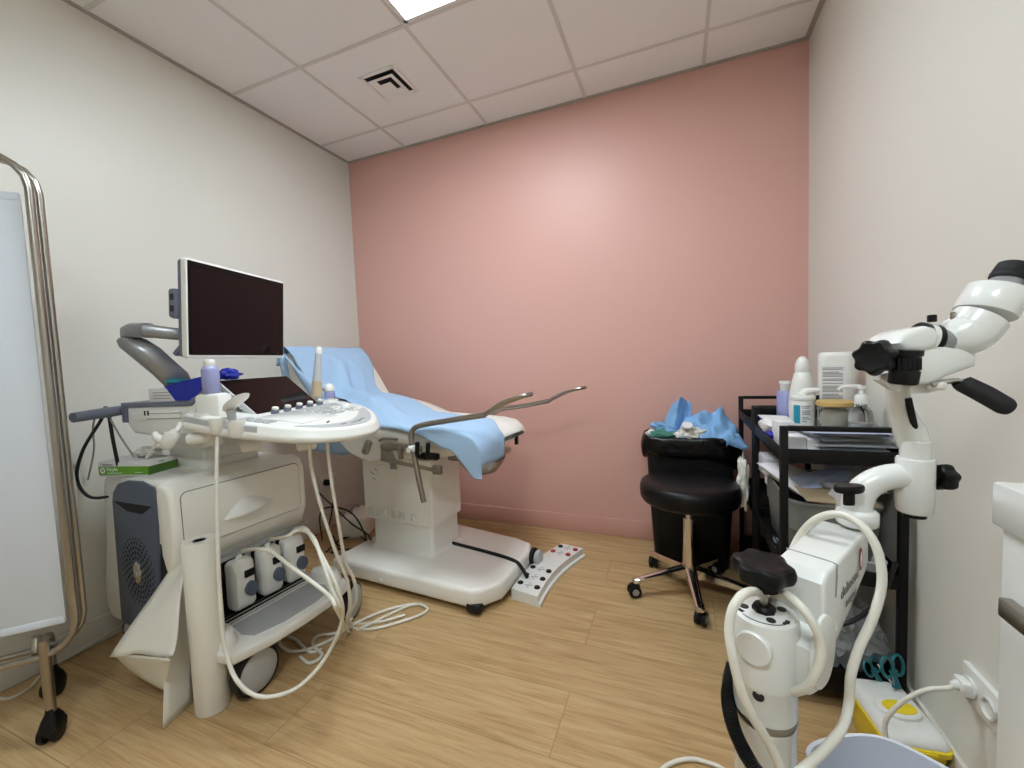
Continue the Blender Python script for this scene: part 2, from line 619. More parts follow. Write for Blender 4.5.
# ------------------------------------------------------------------ ultrasound machine
UF = Frame((.38, -1.34, 0), -5)
KF = Frame((.82, -1.292, 0), 13)
KU = UF.I @ KF.M                      # console frame seen from the machine frame
us = thing('ultrasound_machine', 'large white wheeled ultrasound machine with tilted dark monitor and rounded control console', 'ultrasound machine', UF.o, UF.yaw)
X3, Y3, Z3 = (1, 0, 0), (0, 1, 0), (0, 0, 1)
prof = [(.245, .69), (.282, .678), (.30, .648), (.302, .50), (.297, .465), (.266, .405), (.258, .395), (.258, .12), (.20, .10), (-.29, .10), (-.33, .14), (-.335, .21),
        (-.29, .39), (-.268, .50), (-.262, .61), (-.245, .662), (-.20, .69)]
front_ = [(.215, .69), (.245, .692), (.284, .680), (.302, .648), (.304, .50), (.299, .468), (.270, .412), (.255, .40), (.235, .40), (.212, .455), (.205, .58), (.207, .66)]
body = MB().prism(prof, (0, .205, 0), X3, Z3, .44, bev=.02, seg=3).prism(front_, (0, .213, 0), X3, Z3, .475, bev=.016, seg=3).build('body', 'warmwhite', us)
# side panel with air grille
b = MB()
b.prism([(-.19, .118), (.10, .118), (.127, .316), (.158, .585), (.163, .635), (.15, .672), (.06, .682), (-.04, .676), (-.11, .658), (-.155, .622), (-.168, .585)], (0, -.225, 0), X3, Z3, .0165, bev=.004)
b.m(1)
b.prism([(-.150, .590), (.128, .603), (.06, .568), (-.05, .565)], (0, -.2395, 0), X3, Z3, .0035)
rnd = random.Random(4)
for ring, (rr, nn, hs) in enumerate(((.035, 10, .0045), (.052, 16, .0065), (.069, 22, .007), (.086, 26, .0068), (.103, 30, .0055), (.118, 34, .004))):
    for k in range(nn):
        a = 2 * PI * (k + .5 * (ring % 2)) / nn
        px_, pz_ = -.012 + rr * math.cos(a) * .98, .345 + rr * math.sin(a) * 1.05
        b.lathe([(hs, 0), (hs, .0028)], (px_, -.2392, pz_), (0, -1, 0), n=6)
b.m(2)
b.text('Voluson', .034, (-.075, -.2412, .478), X3, Z3, .0008)
gp = b.build('grille_panel', ['slate', 'dark', 'slate2'], us, label='slate blue side panel with a round pattern of air holes')
b = MB()
for k in range(7):
    a = 2 * PI * k / 7
    b.ball((-.012 + .018 * math.cos(a), -.243, .345 + .026 * math.sin(a)), (.013, .006, .016), 10)
b.ball((-.012, -.246, .345), (.017, .007, .022), 12)
b.build('emblem', 'chrome', gp)
MB().prism([(.15, .475), (.185, .458), (.212, .42), (.195, .36), (.128, .31)], (0, -.2345, 0), X3, Z3, .002).build('recess_shade', 'dark', us, flat=True)  # dark slab on the flat side, standing in for the shaded recess
# drawer front
b = MB()
b.prism(rrect(-.236, .478, .182, .668, .022), (.3025, 0, 0), Y3, Z3, .0016)
b.build('seam', 'greyink', us, flat=True)
dr = MB().prism(rrect(-.2335, .4805, .1795, .6655, .020), (.302, 0, 0), Y3, Z3, .005, bev=.0015).build('drawer', 'warmwhite', us)
b = MB()
hp = []
N = 14
secs = []
for i in range(N + 1):
    t = i / N
    y = -.115 + .185 * t
    k = max(0.02, math.sin(PI * min(1, (t * 1.02)) ** .85))
    zb = .531 + .02 * t
    h = .052 * k
    d = .034 * k
    secs.append([(.305, y, zb), (.307 + d, y, zb + .002), (.307 + d * .9, y, zb + h * .3), (.307 + d * .45, y, zb + h * .8), (.305, y, zb + h)])
b.loft(secs)
b.build('handle', 'white', dr, ang=60)
MB().box((.298, -.01, .408), (.01, .41, .012)).build('rail', 'mgrey', us)
# port recess
b = MB()
b.box((.2605, -.01, .285), (.007, .40, .215), .002)
b.m(1)
for y in (-.075, .035, .132):
    b.box((.2645, y, .283), (.006, .088, .178), .003)
b.m(2)
b.box((.2635, -.165, .245), (.006, .022, .02), .001)
b.build('port_panel', ['lgrey', 'black', 'ink'], us)
b = MB()
for k in range(4):
    b.box((.262 + .004 * k, -.01, .168 - .02 * k), (.014, .39, .010), .003)
b.box((.258, -.01, .14), (.01, .40, .085))
for k in range(5):
    b.box((.275 + .02 * k, -.01, .193 - .002 * k), (.014, .36 - .01 * k, .012), .003)
b.build('vent_grille', 'black', us)
# foot rest
fr = [(.22, -.20), (.36, -.235), (.47, -.25), (.525, -.235), (.548, -.13), (.553, 0), (.545, .12), (.515, .215), (.46, .235), (.36, .215), (.22, .19)]
b = MB().prism([(p[0], p[1]) for p in fr], (0, 0, .155), X3, Y3, .036, bev=.01, seg=3)
b.loft([[(.40 + .085 * math.cos(a) * k, -.212 + .045 * math.sin(a) * k, z) for a in (2 * PI * j / 20 for j in range(20))] for k, z in ((.9, .14), (1.05, .165), (1.0, .20), (.8, .222), (.4, .232))])
b.loft([[(.40 + .08 * math.cos(a) * k, .20 + .042 * math.sin(a) * k, z) for a in (2 * PI * j / 20 for j in range(20))] for k, z in ((.9, .14), (1.05, .165), (1.0, .20), (.8, .222), (.4, .232))])
fo = b.build('foot_rest', 'white', us)
MB().prism([(.375, -.15), (.45, -.165), (.495, -.15), (.518, -.06), (.518, .06), (.50, .135), (.45, .155), (.375, .145)], (0, 0, .190), X3, Y3, .004, bev=.0015).build('foot_pad', 'footpad', fo)
def wheel(parent, c, ang, r=.073, wdt=.042):
    ax = Vector((math.cos(ang), math.sin(ang), 0))
    c = Vector(c)
    h = wdt / 2
    b = MB().lathe([(r * .8, -h), (r * .97, -h * .8), (r, -h * .3), (r, h * .3), (r * .97, h * .8), (r * .88, h), (r * .86, h * .8), (0, h * .8)], c, ax, 36)
    b.m(1).lathe([(r * .85, h * .5), (r * .85, h * .95), (r * .78, h * 1.12), (r * .3, h * 1.2), (0, h * 1.2)], c, ax, 36)
    b.m(1).lathe([(0, -h * 1.1), (r * .3, -h * 1.1), (r * .78, -h * 1.05), (r * .82, -h)], c, ax, 36)
    wo = b.build('wheel', ['rubber', 'lgrey'], parent, label='round caster wheel with grey hub cover and black tyre')
    MB().box((c - ax * .045 + Vector((0, 0, .045))), (.03, .05, .09), .01, rot=ang).cyl(c - ax * .05, c + ax * .0, .012).build('bracket', 'lgrey', wo)
    return wo
wheel(us, (.488, -.152, .076), math.radians(5), .076)
wheel(us, (.462, .262, .074), math.radians(22), .074)
wheel(us, (-.2, -.18, .06), math.radians(-60), .06, .04)
wheel(us, (-.2, .14, .06), math.radians(80), .06, .04)
# neck
b = MB()
b.box((-.005, .03, .70), (.27, .22, .045), .02, seg=3)
b.box((-.005, .03, .74), (.25, .20, .05), .014, seg=3)
b.box((-.01, .03, .80), (.235, .185, .10), .014, seg=3)
b.build('lift_neck', 'warmwhite', us)


def kb(): return MB()


def kbuild(b, name, mats, parent=us, **k):
    b.xform(KU)
    return b.build(name, mats, parent, **k)


# rear housing and its grey cover
b = kb().prism([(-.515, .944), (-.262, .944), (-.21, .985), (-.13, .985), (-.10, .85), (-.19, .838), (-.42, .834), (-.50, .848), (-.518, .878)], (0, .17, 0), X3, Z3, .34, bev=.012, seg=3)
b.m(1)
b.box((-.40, -.1705, .908), (.19, .003, .030), .001)
b.m(2)
for x in (-.438, -.425):
    b.box((x, -.1722, .917), (.005, .003, .016))
b.box((-.36, -.1722, .915), (.14, .002, .0012))
b.box((-.36, -.1722, .897), (.14, .002, .0012))
b.m(0)
kbuild(b, 'rear_housing', ['white', 'warmwhite', 'ink'])
b = kb().prism([(-.532, .955), (-.258, .955), (-.20, 1.0), (-.175, 1.0), (-.185, .986), (-.25, .938), (-.514, .938), (-.516, .885), (-.532, .885)], (0, .175, 0), X3, Z3, .35, bev=.004)
kbuild(b, 'tray_cover', 'slate2')
b = kb().tube([(-.52, -.10, .925), (-.55, -.14, .928), (-.556, -.20, .926), (-.556, -.30, .922)], [.016, .017, .018, .016], 12)
b.tube([(-.52, .10, .925), (-.55, .14, .928), (-.556, .20, .926), (-.556, .30, .922)], [.016, .017, .018, .016], 12)
b.box((-.55, 0, .925), (.03, .30, .03), .01)
kbuild(b, 'rear_handle', 'slate2', label='slate grey push handle at the back')


OUT = [(-.17, .285), (-.05, .295), (.06, .288), (.13, .262), (.20, .205), (.265, .13), (.32, .04), (.350, -.03), (.36, -.10), (.340, -.19), (.285, -.258), (.205, -.296), (.10, -.305), (-.05, -.302), (-.17, -.285)]
def outline(sc=0.0):
    P = smooth_path([(x, y, 0) for x, y in OUT], 5)
    out = []
    n = len(P)
    for i, p in enumerate(P):
        tg = (P[min(i + 1, n - 1)] - P[max(i - 1, 0)]).normalized()
        nr = Vector((-tg.y, tg.x, 0))
        q = p + nr * -sc
        out.append((q.x, q.y))
    return out


def zt(x): return .903 - .135 * x


def ring(sc, dz): return [(x, y, zt(x) + dz * (1 - .75 * max(0, x - .02))) for x, y in outline(sc)]


b = kb()
b.loft([ring(.075, -.068), ring(.03, -.060), ring(.006, -.052), ring(0, -.042), ring(.001, -.030), ring(.006, -.024), ring(.008, -.010), ring(.013, -.002), ring(.02, 0)])
con = kbuild(b, 'console', 'white', ang=50)
ol = outline(.004)
for sgn in (1, -1):
    b = kb()
    side = [p for p in ol if p[1] * sgn > 0 and p[0] < .115]
    side.sort()
    secs = []
    for x, y in side:
        z = zt(x)
        yi = y - sgn * .012
        secs.append([(x, yi, z - .026), (x, y, z - .026), (x, y - sgn * .001, z - .008), (x, yi, z - .003)])
    b.loft(secs)
    kbuild(b, 'side_band', 'lgrey', con)
b = kb()
OUTP = outline(0)
co, ci = outline(.030), outline(.085)
sel = [i for i, p in enumerate(OUTP) if i >= 5 * 4 and i <= 5 * 11]
secs = []
for j, i in enumerate(sel):
    f = math.sin(PI * j / (len(sel) - 1)) ** .5
    (xa, ya), (xb, yb) = co[i], ci[i]
    xb, yb = xa + (xb - xa) * max(.04, f), ya + (yb - ya) * max(.04, f)
    secs.append([(xa, ya, zt(xa) - .001), (xa, ya, zt(xa) + .0016), (xb, yb, zt(xb) + .0016), (xb, yb, zt(xb) - .001)])
b.loft(secs)
b.m(1)
for i in (34, 37, 39, 41, 44):
    x_, y_ = (co[i][0] + ci[i][0]) / 2, (co[i][1] + ci[i][1]) / 2
    b.box((x_, y_, zt(x_) + .0018), (.007, .018, .002), rot=math.radians(-15))
kbuild(b, 'palm_rest_inlay', ['lgrey', 'greyink'], con)
# keys
b = kb()
def key(x, y, sx, sy, h=.004, r=.0):
    b.box((x, y, zt(x) + h / 2), (sx, sy, h), min(.0018, h * .4), rot=Matrix.Rotation(.1342, 3, 'Y'))
b.m(0)
key(.115, -.125, .16, .19, .0025)
b.m(1)
for i in range(4):
    for j in range(2):
        key(.03 + .026 * i, -.268 + .024 * j, .020, .018)
for i in range(5):
    for j in range(9):
        x, y = .045 + .03 * i, -.01 + .026 * j
        if (x - .14) ** 2 + (y - .12) ** 2 < .062 ** 2 or y > .235 - (x - .03) * .85:
            continue
        key(x, y, .021, .017)
b.m(2)
for k in range(10):
    a = 2 * PI * k / 10
    x, y = .14 + .047 * math.cos(a), .12 + .047 * math.sin(a)
    b.lathe([(.0115, 0), (.0115, .004), (.009, .005)], (x, y, zt(x)), Z3, 10)
b.m(1).lathe([(.03, 0), (.03, .003), (.024, .004), (.022, .002)], (.14, .12, zt(.14)), Z3, 24)
b.m(0).ball((.14, .12, zt(.14) + .003), .0185, 16)
b.m(3).box((.235, -.15, zt(.235) + .001), (.006, .035, .002), rot=math.radians(25))
kbuild(b, 'keyboard', ['gloss', 'lgrey', 'white', 'ink'], con)
# touch screen
ts = Matrix(((0, -.76, .65, 0), (1, 0, 0, 0), (0, .65, .76, 0), (0, 0, 0, 1)))   # columns: across, up the screen, out of it
tsm = Matrix.Translation((-.006, 0, .903)) @ ts
b = MB().prism(rrect(-.172, -.006, .172, .186, .008), (0, 0, -.024), X3, Y3, .022, bev=.004)
b.xform(tsm)
tso = kbuild(b, 'touch_screen', 'lgrey')
b = MB().prism(rrect(-.166, 0, .166, .181, .004), (0, 0, -.0025), X3, Y3, .002)
b.xform(tsm)
b.m(0)
kbuild(b, 'glass', 'screen', tso, label='dark glass of the tilted touch screen')
for k in range(5):
    y = -.125 + .063 * k
    b = kb().cyl((.022, y, .895), (.026, y, .914), .0125, 16, .001)
    b.m(1).cyl((.026, y, .914), (.0275, y, .923), .0105, 16, .002)
    kbuild(b, 'knob', ['slate2', 'white'], con)
# monitor
MT = Matrix.Translation((-.185, 0, 1.10)) @ Matrix.Rotation(math.radians(4.6), 4, 'Y') @ Matrix.Translation((.185, 0, -1.10))
b = kb().prism(rrect(-.234, 1.097, .214, 1.416, .012), (-.206, 0, 0), Y3, Z3, .021, bev=.004)
b.xform(MT)
mon = kbuild(b, 'monitor', 'white')
b = kb().prism(rrect(-.2315, 1.10, .2115, 1.4135, .012), (-.220, 0, 0), Y3, Z3, .015, bev=.004)
b.box((-.228, -.223, 1.27), (.030, .045, .095), .010)
b.box((-.232, -.20, 1.122), (.045, .05, .016), .005, rot=Matrix.Rotation(-.8, 3, 'Y'))
b.m(1)
for z in (1.29, 1.253):
    b.box((-.226, -.2455, z), (.013, .003, .020), .001)
b.xform(MT)
kbuild(b, 'back_shell', ['slate2', 'ink'], mon)
b = kb().prism(rrect(-.229, 1.108, .209, 1.409, .004), (-.1855, 0, 0), Y3, Z3, .0012)
b.m(1).prism(rrect(-.222, 1.118, .201, 1.388, .002), (-.1847, 0, 0), Y3, Z3, .0009)
b.xform(MT)
kbuild(b, 'screen', ['bezel', 'screen'], mon, label='dark monitor screen, switched off')
# monitor arm
def boxpath(b, secs):
    """secs: (centre, half width dir, half height dir)"""
    L = []
    for c, a, h in secs:
        c, a, h = Vector(c), Vector(a), Vector(h)
        pts = []
        for k in range(16):
            t = 2 * PI * k / 16
            ct, st = math.cos(t), math.sin(t)
            e = .55
            pts.append(c + a * (abs(ct) ** e * (1 if ct > 0 else -1)) + h * (abs(st) ** e * (1 if st > 0 else -1)))
        L.append(pts)
    b.loft(L)
b = kb()
wd = Vector((.022, .015, 0))
boxpath(b, [((-.425, -.205, 1.176), wd, (-.006, 0, .018)), ((-.418, -.21, 1.192), wd * 1.05, (0, 0, .022)), ((-.395, -.208, 1.199), (.010, .026, 0), (0, 0, .024)), ((-.36, -.20, 1.197), (-.004, .028, 0), (0, 0, .025))])
boxpath(b, [((-.362, -.20, 1.196), (-.004, .024, 0), (0, 0, .0225)), ((-.31, -.165, 1.186), (-.012, .022, 0), (0, 0, .021)), ((-.26, -.09, 1.178), (-.018, .018, 0), (0, 0, .020)), ((-.235, -.02, 1.174), (-.018, .018, 0), (0, 0, .024))])
b.box((-.224, 0, 1.20), (.03, .10, .10), .008)
kbuild(b, 'upper_arm', 'silver', ang=50)
b = kb()
def KP(u, v, t): return KF.l(dep(u, v, t))
boxpath(b, [((-.428, -.21, 1.170), (.018, .022, 0), (.010, 0, .008)), ((-.412, -.21, 1.156), (.022, .024, 0), (.014, 0, .016)), (KP(149, 355, 1.40), (.012, .026, .008), (.016, 0, .019)), (KP(164, 368, 1.43), (.011, .026, .008), (.016, 0, .018)), (KP(176, 379, 1.46), (.012, .028, .008), (.018, 0, .018)), (KP(180, 388, 1.48), (.016, .030, 0), (.02, 0, .012)), (KP(180, 402, 1.50), (.016, .030, 0), (.02, 0, .012))])
kbuild(b, 'lower_arm', 'silver', ang=50)
# holders at the side of the console
for x, y in ((-.115, -.262), (-.035, -.292), (.035, -.300), (-.09, .262), (-.02, .285)):
    b = kb().lathe([(.016, -.042), (.022, -.034), (.025, .004), (.025, .008), (.021, .008), (.019, -.03), (0, -.035)], (x, y, zt(x) - .004), Z3, 24)
    kbuild(b, 'probe_holder', 'white', con)
b = kb().box((-.10, -.235, .932), (.09, .062, .102), .015)
kbuild(b, 'holder_block', 'white', con)
for x, y, z in ((-.23, -.13, .815), (-.06, -.16, .80), (.10, -.10, .79)):
    b = kb()
    b.cyl((x, y - .03, z), (x + .045, y + .01, z), .02, 18, .006)
    b.cyl((x + .02, y - .01, z), (x + .02, y + .01, z + .06), .009, 10)
    kbuild(b, 'cable_hook', 'white')

# things on and around the machine -------------------------------------------------
gx = thing('glove_box', 'green and white cardboard glove box on top of the ultrasound machine', 'glove box', UF.w(-.075, -.186, .6905), UF.yaw + math.radians(20))
b = MB().box((0, 0, .026), (.20, .115, .052), .001)
b.m(1).box((0, -.058, .021), (.2005, .0012, .030))
b.m(2).box((.1, 0, .019), (.0012, .115, .030))
bx = b.build('carton', ['card', 'glovegreen', 'glovedark'], gx)
b = MB().m(0)
b.text('Vinyle', .019, (-.068, -.0588, .020), X3, Z3, .0004)
b.lathe([(.0105, 0), (.0105, .0006)], (-.083, -.0588, .022), (0, -1, 0), 20)
b.box((.062, -.0588, .014), (.03, .0006, .002)).box((-.035, -.0588, .0125), (.06, .0006, .0018))
b.m(1).text('exam gloves', .009, (-.085, -.0585, .040), X3, Z3, .0004)
b.m(2).box((-.085, -.0592, .022), (.004, .0006, .011)).box((-.079, -.0592, .021), (.004, .0006, .009))
b.text('vinyle', .011, (.1008, -.02, .040), Y3, Z3, .0004)
b.build('lettering', ['whiteink', 'greyink', 'glovegreen'], bx)
def crumple(c, r, seed, amp=.35, freq=2.2, n=3, sq=(1, 1, 1), mb=None):
    t = bmesh.new()
    bmesh.ops.create_icosphere(t, subdivisions=n, radius=1.0)
    off = Vector((seed * 3.7, seed * 1.3, seed * 7.1))
    for v in t.verts:
        d = v.co.normalized()
        k = 1 + amp * noise.noise(d * freq + off) + amp * .6 * noise.noise(d * freq * 2.6 + off) - amp * .5 * abs(noise.noise(d * freq * 1.4 - off))
        v.co = Vector((d.x * k * r[0], d.y * k * r[1], d.z * k * r[2]))
    mb._take(t, Matrix.Translation(Vector(c)))
    return mb
tag(crumple(UF.w(-.06, -.16, .762), (.06, .035, .016), 3, .5, 2.5, 4, mb=MB()).build('tissue', 'paper', ang=80), 'crumpled white tissue lying on the green glove box', 'tissue')
b = kb().box((-.372, -.130, .978), (.105, .07, .046), .001)
for k in range(3):
    b.m(1).box((-.372, -.1655, .966 + .010 * k), (.07, .0006, .002))
o = kbuild(b, 'small_carton', ['card', 'greyink'], None)
o.matrix_basis = UF.M
tag(o, 'small white printed carton on the grey tray below the monitor arm', 'carton')


def wbuild(b, name, mats, label, cat, group=None, **k):
    return tag(b.build(name, mats, **k), label, cat, group)


def kw(b): b.xform(KF.M); return b


t_ = bmesh.new()
b = kb()
b.loft([[(-.312, -.150 + s * .022, .957), (-.245, -.150 + s * .022, .957), (-.200, -.150 + s * .03, .995), (-.165, -.150 + s * .03, 1.042), (-.240, -.150 + s * .02, 1.030), (-.352, -.150 + s * .02, 1.008)] for s in (-1, -.4, .4, 1)])
b.m(1).box((-.325, -.15, 1.024), (.05, .04, .014), .004, rot=.1)
wbuild(kw(b), 'wipes_packet', ['royal', 'tealcard'], 'royal blue soft wipes packet leaning beside the white carton', 'wipes packet', ang=60)
b = kb()
crumple((-.185, -.075, 1.04), (.032, .032, .022), 8, .6, 2.4, 3, mb=b)
b.tube([(-.185, -.075, .99), (-.185, -.075, 1.04)], .015)
wbuild(kw(b), 'blue_packet', 'royal', 'crumpled royal blue film poking up behind the touch screen', 'packet', ang=80)
# gel bottle
def bottle(name, label, p, prof, cap, mats, group=None, n=24, sx=1, sy=1):
    t = thing(name, label, 'bottle', p, 0, group)
    MB().lathe(prof, (0, 0, 0), Z3, n, sx, sy).build('bottle_body', mats[0], t, ang=60)
    MB().lathe(cap, (0, 0, 0), Z3, n, sx, sy).build('cap', mats[1], t)
    return t
bottle('gel_bottle', 'lavender gel bottle with white cap at the corner of the console', KF.w(-.105, -.235, .983),
       [(.021, 0), (.0245, .003), (.0245, .073), (.022, .081), (.015, .086), (.013, .088)], [(.014, .084), (.015, .087), (.015, .104), (.013, .107)], ('lav', 'white'))
pb = thing('ultrasound_probe', 'white round-headed probe in the holder beside the lavender bottle', 'probe', KF.w(.02, -.287, .930), KF.yaw)
b = MB()
b.loft([[(x + .5 * r * math.cos(a), r * .95 * math.sin(a), z + .35 * r * math.cos(a)) for a in (2 * PI * k / 20 for k in range(20))] for x, r, z in ((-.02, .012, .0), (-.012, .030, .012), (.0, .04, .024), (.012, .041, .033), (.022, .034, .042), (.027, .02, .047), (.029, .004, .049))])
b.build('probe_head', 'white', pb, ang=60)
MB().tube([(-.015, 0, .005), (-.012, 0, -.02), (-.01, 0, -.035)], [.013, .011, .007], 12).build('grip', 'lgrey', pb)
wd_ = thing('ultrasound_wand', 'slim upright grey wand probe with white tip on the far side of the console', 'probe', KF.w(-.055, .225, .925), KF.yaw)
MB().tube([(0, 0, 0), (.0, .012, .065)], [.021, .020], 18, smooth=False).build('holder_sleeve', 'beige', wd_)
MB().tube([(0, .010, .055), (0, .016, .085), (0, .027, .14), (0, .038, .19)], [.019, .018, .0145, .0135], 16).build('shaft', 'lgrey', wd_)
MB().lathe([(.0138, -.012), (.0155, 0), (.0155, .01), (.011, .019), (0, .022)], (0, .039, .194), (0, .2, 1), 18).build('tip', 'white', wd_)
w2 = thing('gel_dispenser', 'small lavender container with round white top beside the wand probe', 'container', KF.w(-.03, .283, .915), KF.yaw)
MB().lathe([(.019, 0), (.022, .004), (.022, .025), (.018, .03)], (0, 0, 0), Z3, 20).build('container_body', 'lav', w2)
MB().lathe([(.014, .028), (.021, .032), (.0225, .042), (.019, .054), (.01, .062), (0, .064)], (0, 0, 0), Z3, 20).build('lid', 'white', w2)
# probe hanging below the tray
hp_ = thing('hanging_probe', 'white curved probe hanging under the tray above the glove box', 'probe', (0, 0, 0))
o0 = dep(168, 441, 1.36)
b = MB()
b.loft([[o0 + RT * (x + r * math.cos(a)) + UP * z + FW * (r * .7 * math.sin(a)) for a in (2 * PI * k / 18 for k in range(18))] for x, r, z in ((.012, .022, .03), (.010, .026, .016), (.004, .026, -.002), (-.002, .022, -.018), (-.004, .012, -.028))])
b.tube([o0 + RT * .012 + UP * .03, o0 + RT * .03 + UP * .035, o0 + RT * .035 + UP * .06 + FW * .01], .008)
b.build('probe_head', 'white', hp_, ang=60)
MB().tube([o0 - RT * .015 + UP * .0, o0 - RT * .035 + UP * .012, o0 - RT * .045 + UP * .028], [.012, .013, .008], 12).build('nose', 'white', hp_)
hp2 = MB().tube([dep(190, 439, 1.32), dep(205, 437, 1.32), dep(212, 433, 1.32)], [.019, .0195, .012], 16)
wbuild(hp2, 'probe_cup', 'white', 'short white cup hung sideways below the console corner', 'cup')
# cables off the rear handle
def cable(name, label, pts, r, m_, cat='cable', group=None, per=8):
    return tag(MB().tube(pts, r, 10, per).build(name, m_, ang=80), label, cat, group)
c0 = KF.w(-.556, -.17, .945)
cable('power_cable', 'black cable looped over the rear handle and hanging in a wide bow', [dep(120, 495, 1.56), dep(90, 497, 1.60), dep(77, 478, 1.6), dep(83, 450, 1.58), dep(101, 420, 1.52), dep(104, 409, 1.49), dep(108, 411, 1.47), dep(113, 440, 1.47), dep(119, 470, 1.50)], .0055, 'bcable')
cable('sensor_cable', 'thin grey cable draped over the rear handle toward the glove box', [dep(88, 480, 1.62), dep(94, 450, 1.6), dep(93, 428, 1.58), dep(97, 414, 1.52), dep(106, 413, 1.465), dep(120, 436, 1.42), dep(134, 457, 1.40)], .003, 'gcable')
cable('probe_lead', 'short white lead between the hanging probe and the tissue', [dep(160, 438, 1.36), dep(153, 448, 1.37), dep(146, 458, 1.38)], .004, 'cable')

# probe connectors
CN = []
for k, (y, lb) in enumerate(((-.072, 'white probe connector plugged into the port nearest the paper roll'), (.033, 'white probe connector plugged into the middle port of the machine'), (.131, 'white probe connector plugged into the port nearest the pink wall'))):
    t = thing('probe_connector', lb, 'probe connector', UF.w(.268, y, .283), UF.yaw, 'probe connectors on the ultrasound front')
    b = MB().box((.03, 0, .004), (.06, .080, .178), .018, seg=3)
    b.loft([[(.058 * s + .0, yy, zz) for yy, zz in rrect(-.038 * q, -.082 * q, .038 * q, .085 * q, .014 * q, 4)] for s, q in ((.6, 1.0), (1.0, .92), (1.12, .75))])
    b.build('shell', 'white', t)
    MB().box((.066, .014, .042), (.01, .036, .026), .003).build('display_window', 'black', t)
    kn = MB().prism([(-.006 + .020 * math.cos(a) * (1 + .12 * math.cos(2 * a)), .027 * math.sin(a)) for a in (2 * PI * i / 20 for i in range(20))], (.064, .020, -.014), Y3, Z3, .016, bev=.003)
    kn.build('lock_knob', 'slate', t)
    MB().tube([(.03, 0, .085), (.032, 0, .098), (.036, .002, .106)], [.012, .010, .0075], 12).build('strain_relief', 'white', t)
    CN.append(UF.w(.304, y + .002, .389))
GR = 'probe cables of the ultrasound machine'
R5 = .0058
def fl(u, v, z=.007): return onz(u, v, z)
cable('probe_cable', 'white cable arching from the connector nearest the paper roll to the foot rest corner', [CN[0] - Vector((0, 0, .012)), CN[0] + Vector((.005, .005, .012)), dep(258, 549, 1.30), dep(272, 552, 1.27), dep(290, 566, 1.23), dep(312, 582, 1.20), dep(330, 597, 1.19), dep(338, 612, 1.21), fl(349, 632), fl(362, 628), fl(384, 617), fl(408, 606), fl(422, 604)], R5, 'cable', group=GR)
cable('probe_cable', 'white cable rising from the middle connector and falling over the foot rest', [CN[1] - Vector((0, 0, .012)), CN[1] + Vector((.005, .004, .012)), dep(285, 537, 1.34), dep(300, 530, 1.32), dep(313, 537, 1.27), dep(322, 560, 1.22), dep(332, 590, 1.2), dep(342, 615, 1.25), fl(337, 640), fl(312, 652), fl(296, 640), fl(284, 636), fl(279, 643), fl(290, 651), fl(312, 648), fl(340, 634), fl(352, 618, .02)], R5, 'cable', group=GR)
cable('probe_cable', 'long white cable hanging from the console corner and sweeping round the floor', [KF.w(-.06, -.27, .86), dep(217, 450, 1.235), dep(217, 520, 1.215), dep(220, 600, 1.20), dep(225, 648, 1.19), dep(238, 682, 1.165), dep(263, 697, 1.16), dep(298, 687, 1.20), dep(326, 657, 1.25), dep(342, 620, 1.24), dep(338, 590, 1.21), dep(322, 556, 1.23), dep(311, 536, 1.28), dep(304, 528, 1.36), CN[2] + Vector((.004, .004, .012)), CN[2] - Vector((0, 0, .012))], R5, 'cable', group=GR)
cable('probe_cable', 'white cable hanging from the console nose, nearer the machine wheel', [dep(309, 438, 1.37), dep(312, 470, 1.37), dep(322, 510, 1.38), dep(336, 553, 1.40), dep(347, 580, 1.43), dep(350, 605, 1.46), dep(347, 619, 1.49), fl(352, 628), fl(372, 629), fl(400, 622), fl(422, 614), fl(427, 608), fl(415, 604), fl(390, 609), fl(362, 620), fl(340, 632), fl(318, 636), fl(313, 645), fl(322, 655), fl(310, 663), fl(300, 657)], R5, 'cable', group=GR)
cable('probe_cable', 'white cable hanging from the console nose, nearer the examination chair', [dep(327, 437, 1.38), dep(330, 470, 1.38), dep(338, 520, 1.41), dep(345, 560, 1.45), dep(354, 580, 1.48), dep(356, 600, 1.51), dep(349, 616, 1.53), fl(353, 624), fl(380, 622), fl(405, 615)], R5, 'cable', group=GR)

# paper roll
pr = thing('paper_roll', 'tall white examination paper roll standing on the floor with a loose folded end', 'paper roll', (.775, -1.622, 0))
rr_ = .0465
b = MB().lathe([(.018, .535), (.022, .538), (rr_ - .002, .538), (rr_, .534), (rr_, .004), (rr_ - .002, 0), (.02, 0), (.018, .003), (.018, .535)], (0, 0, 0), Z3, 36)
b.build('roll', 'paper', pr)
MB().lathe([(.0182, .02), (.0182, .537), (.0155, .537), (.0155, .02), (.0182, .02)], (0, 0, 0), Z3, 24).build('cardboard_core', 'mgrey', pr)
pa = [dep(183, 548, 1.36), dep(150, 600, 1.33), dep(113, 653, 1.28)]
pc = [dep(189, 552, 1.33), dep(183, 610, 1.27), dep(170, 659, 1.20)]
def bez(P, t): return P[0] * (1 - t) ** 2 + P[1] * 2 * t * (1 - t) + P[2] * t * t
def band(u, v):
    p = bez(pa, u).lerp(bez(pc, u), v)
    return p + FW * (.012 * math.sin(5 * u + 3 * v)) + Vector((0, 0, .006 * math.sin(9 * v + 4 * u)))
b = MB().sheet(band, 16, 8)
qa = [dep(113, 653, 1.28), dep(132, 676, 1.31), dep(163, 690, 1.33)]
qb = [dep(170, 659, 1.20), dep(168, 675, 1.23), dep(164, 690, 1.26)]
b.sheet(lambda u, v: bez(qa, v * .0 + u).lerp(bez(qb, u), v) + FW * .01 * math.sin(PI * u) * math.sin(PI * v), 10, 6)
ra = [dep(175, 590, 1.30), dep(163, 655, 1.24), onz(163, 730, .002)]
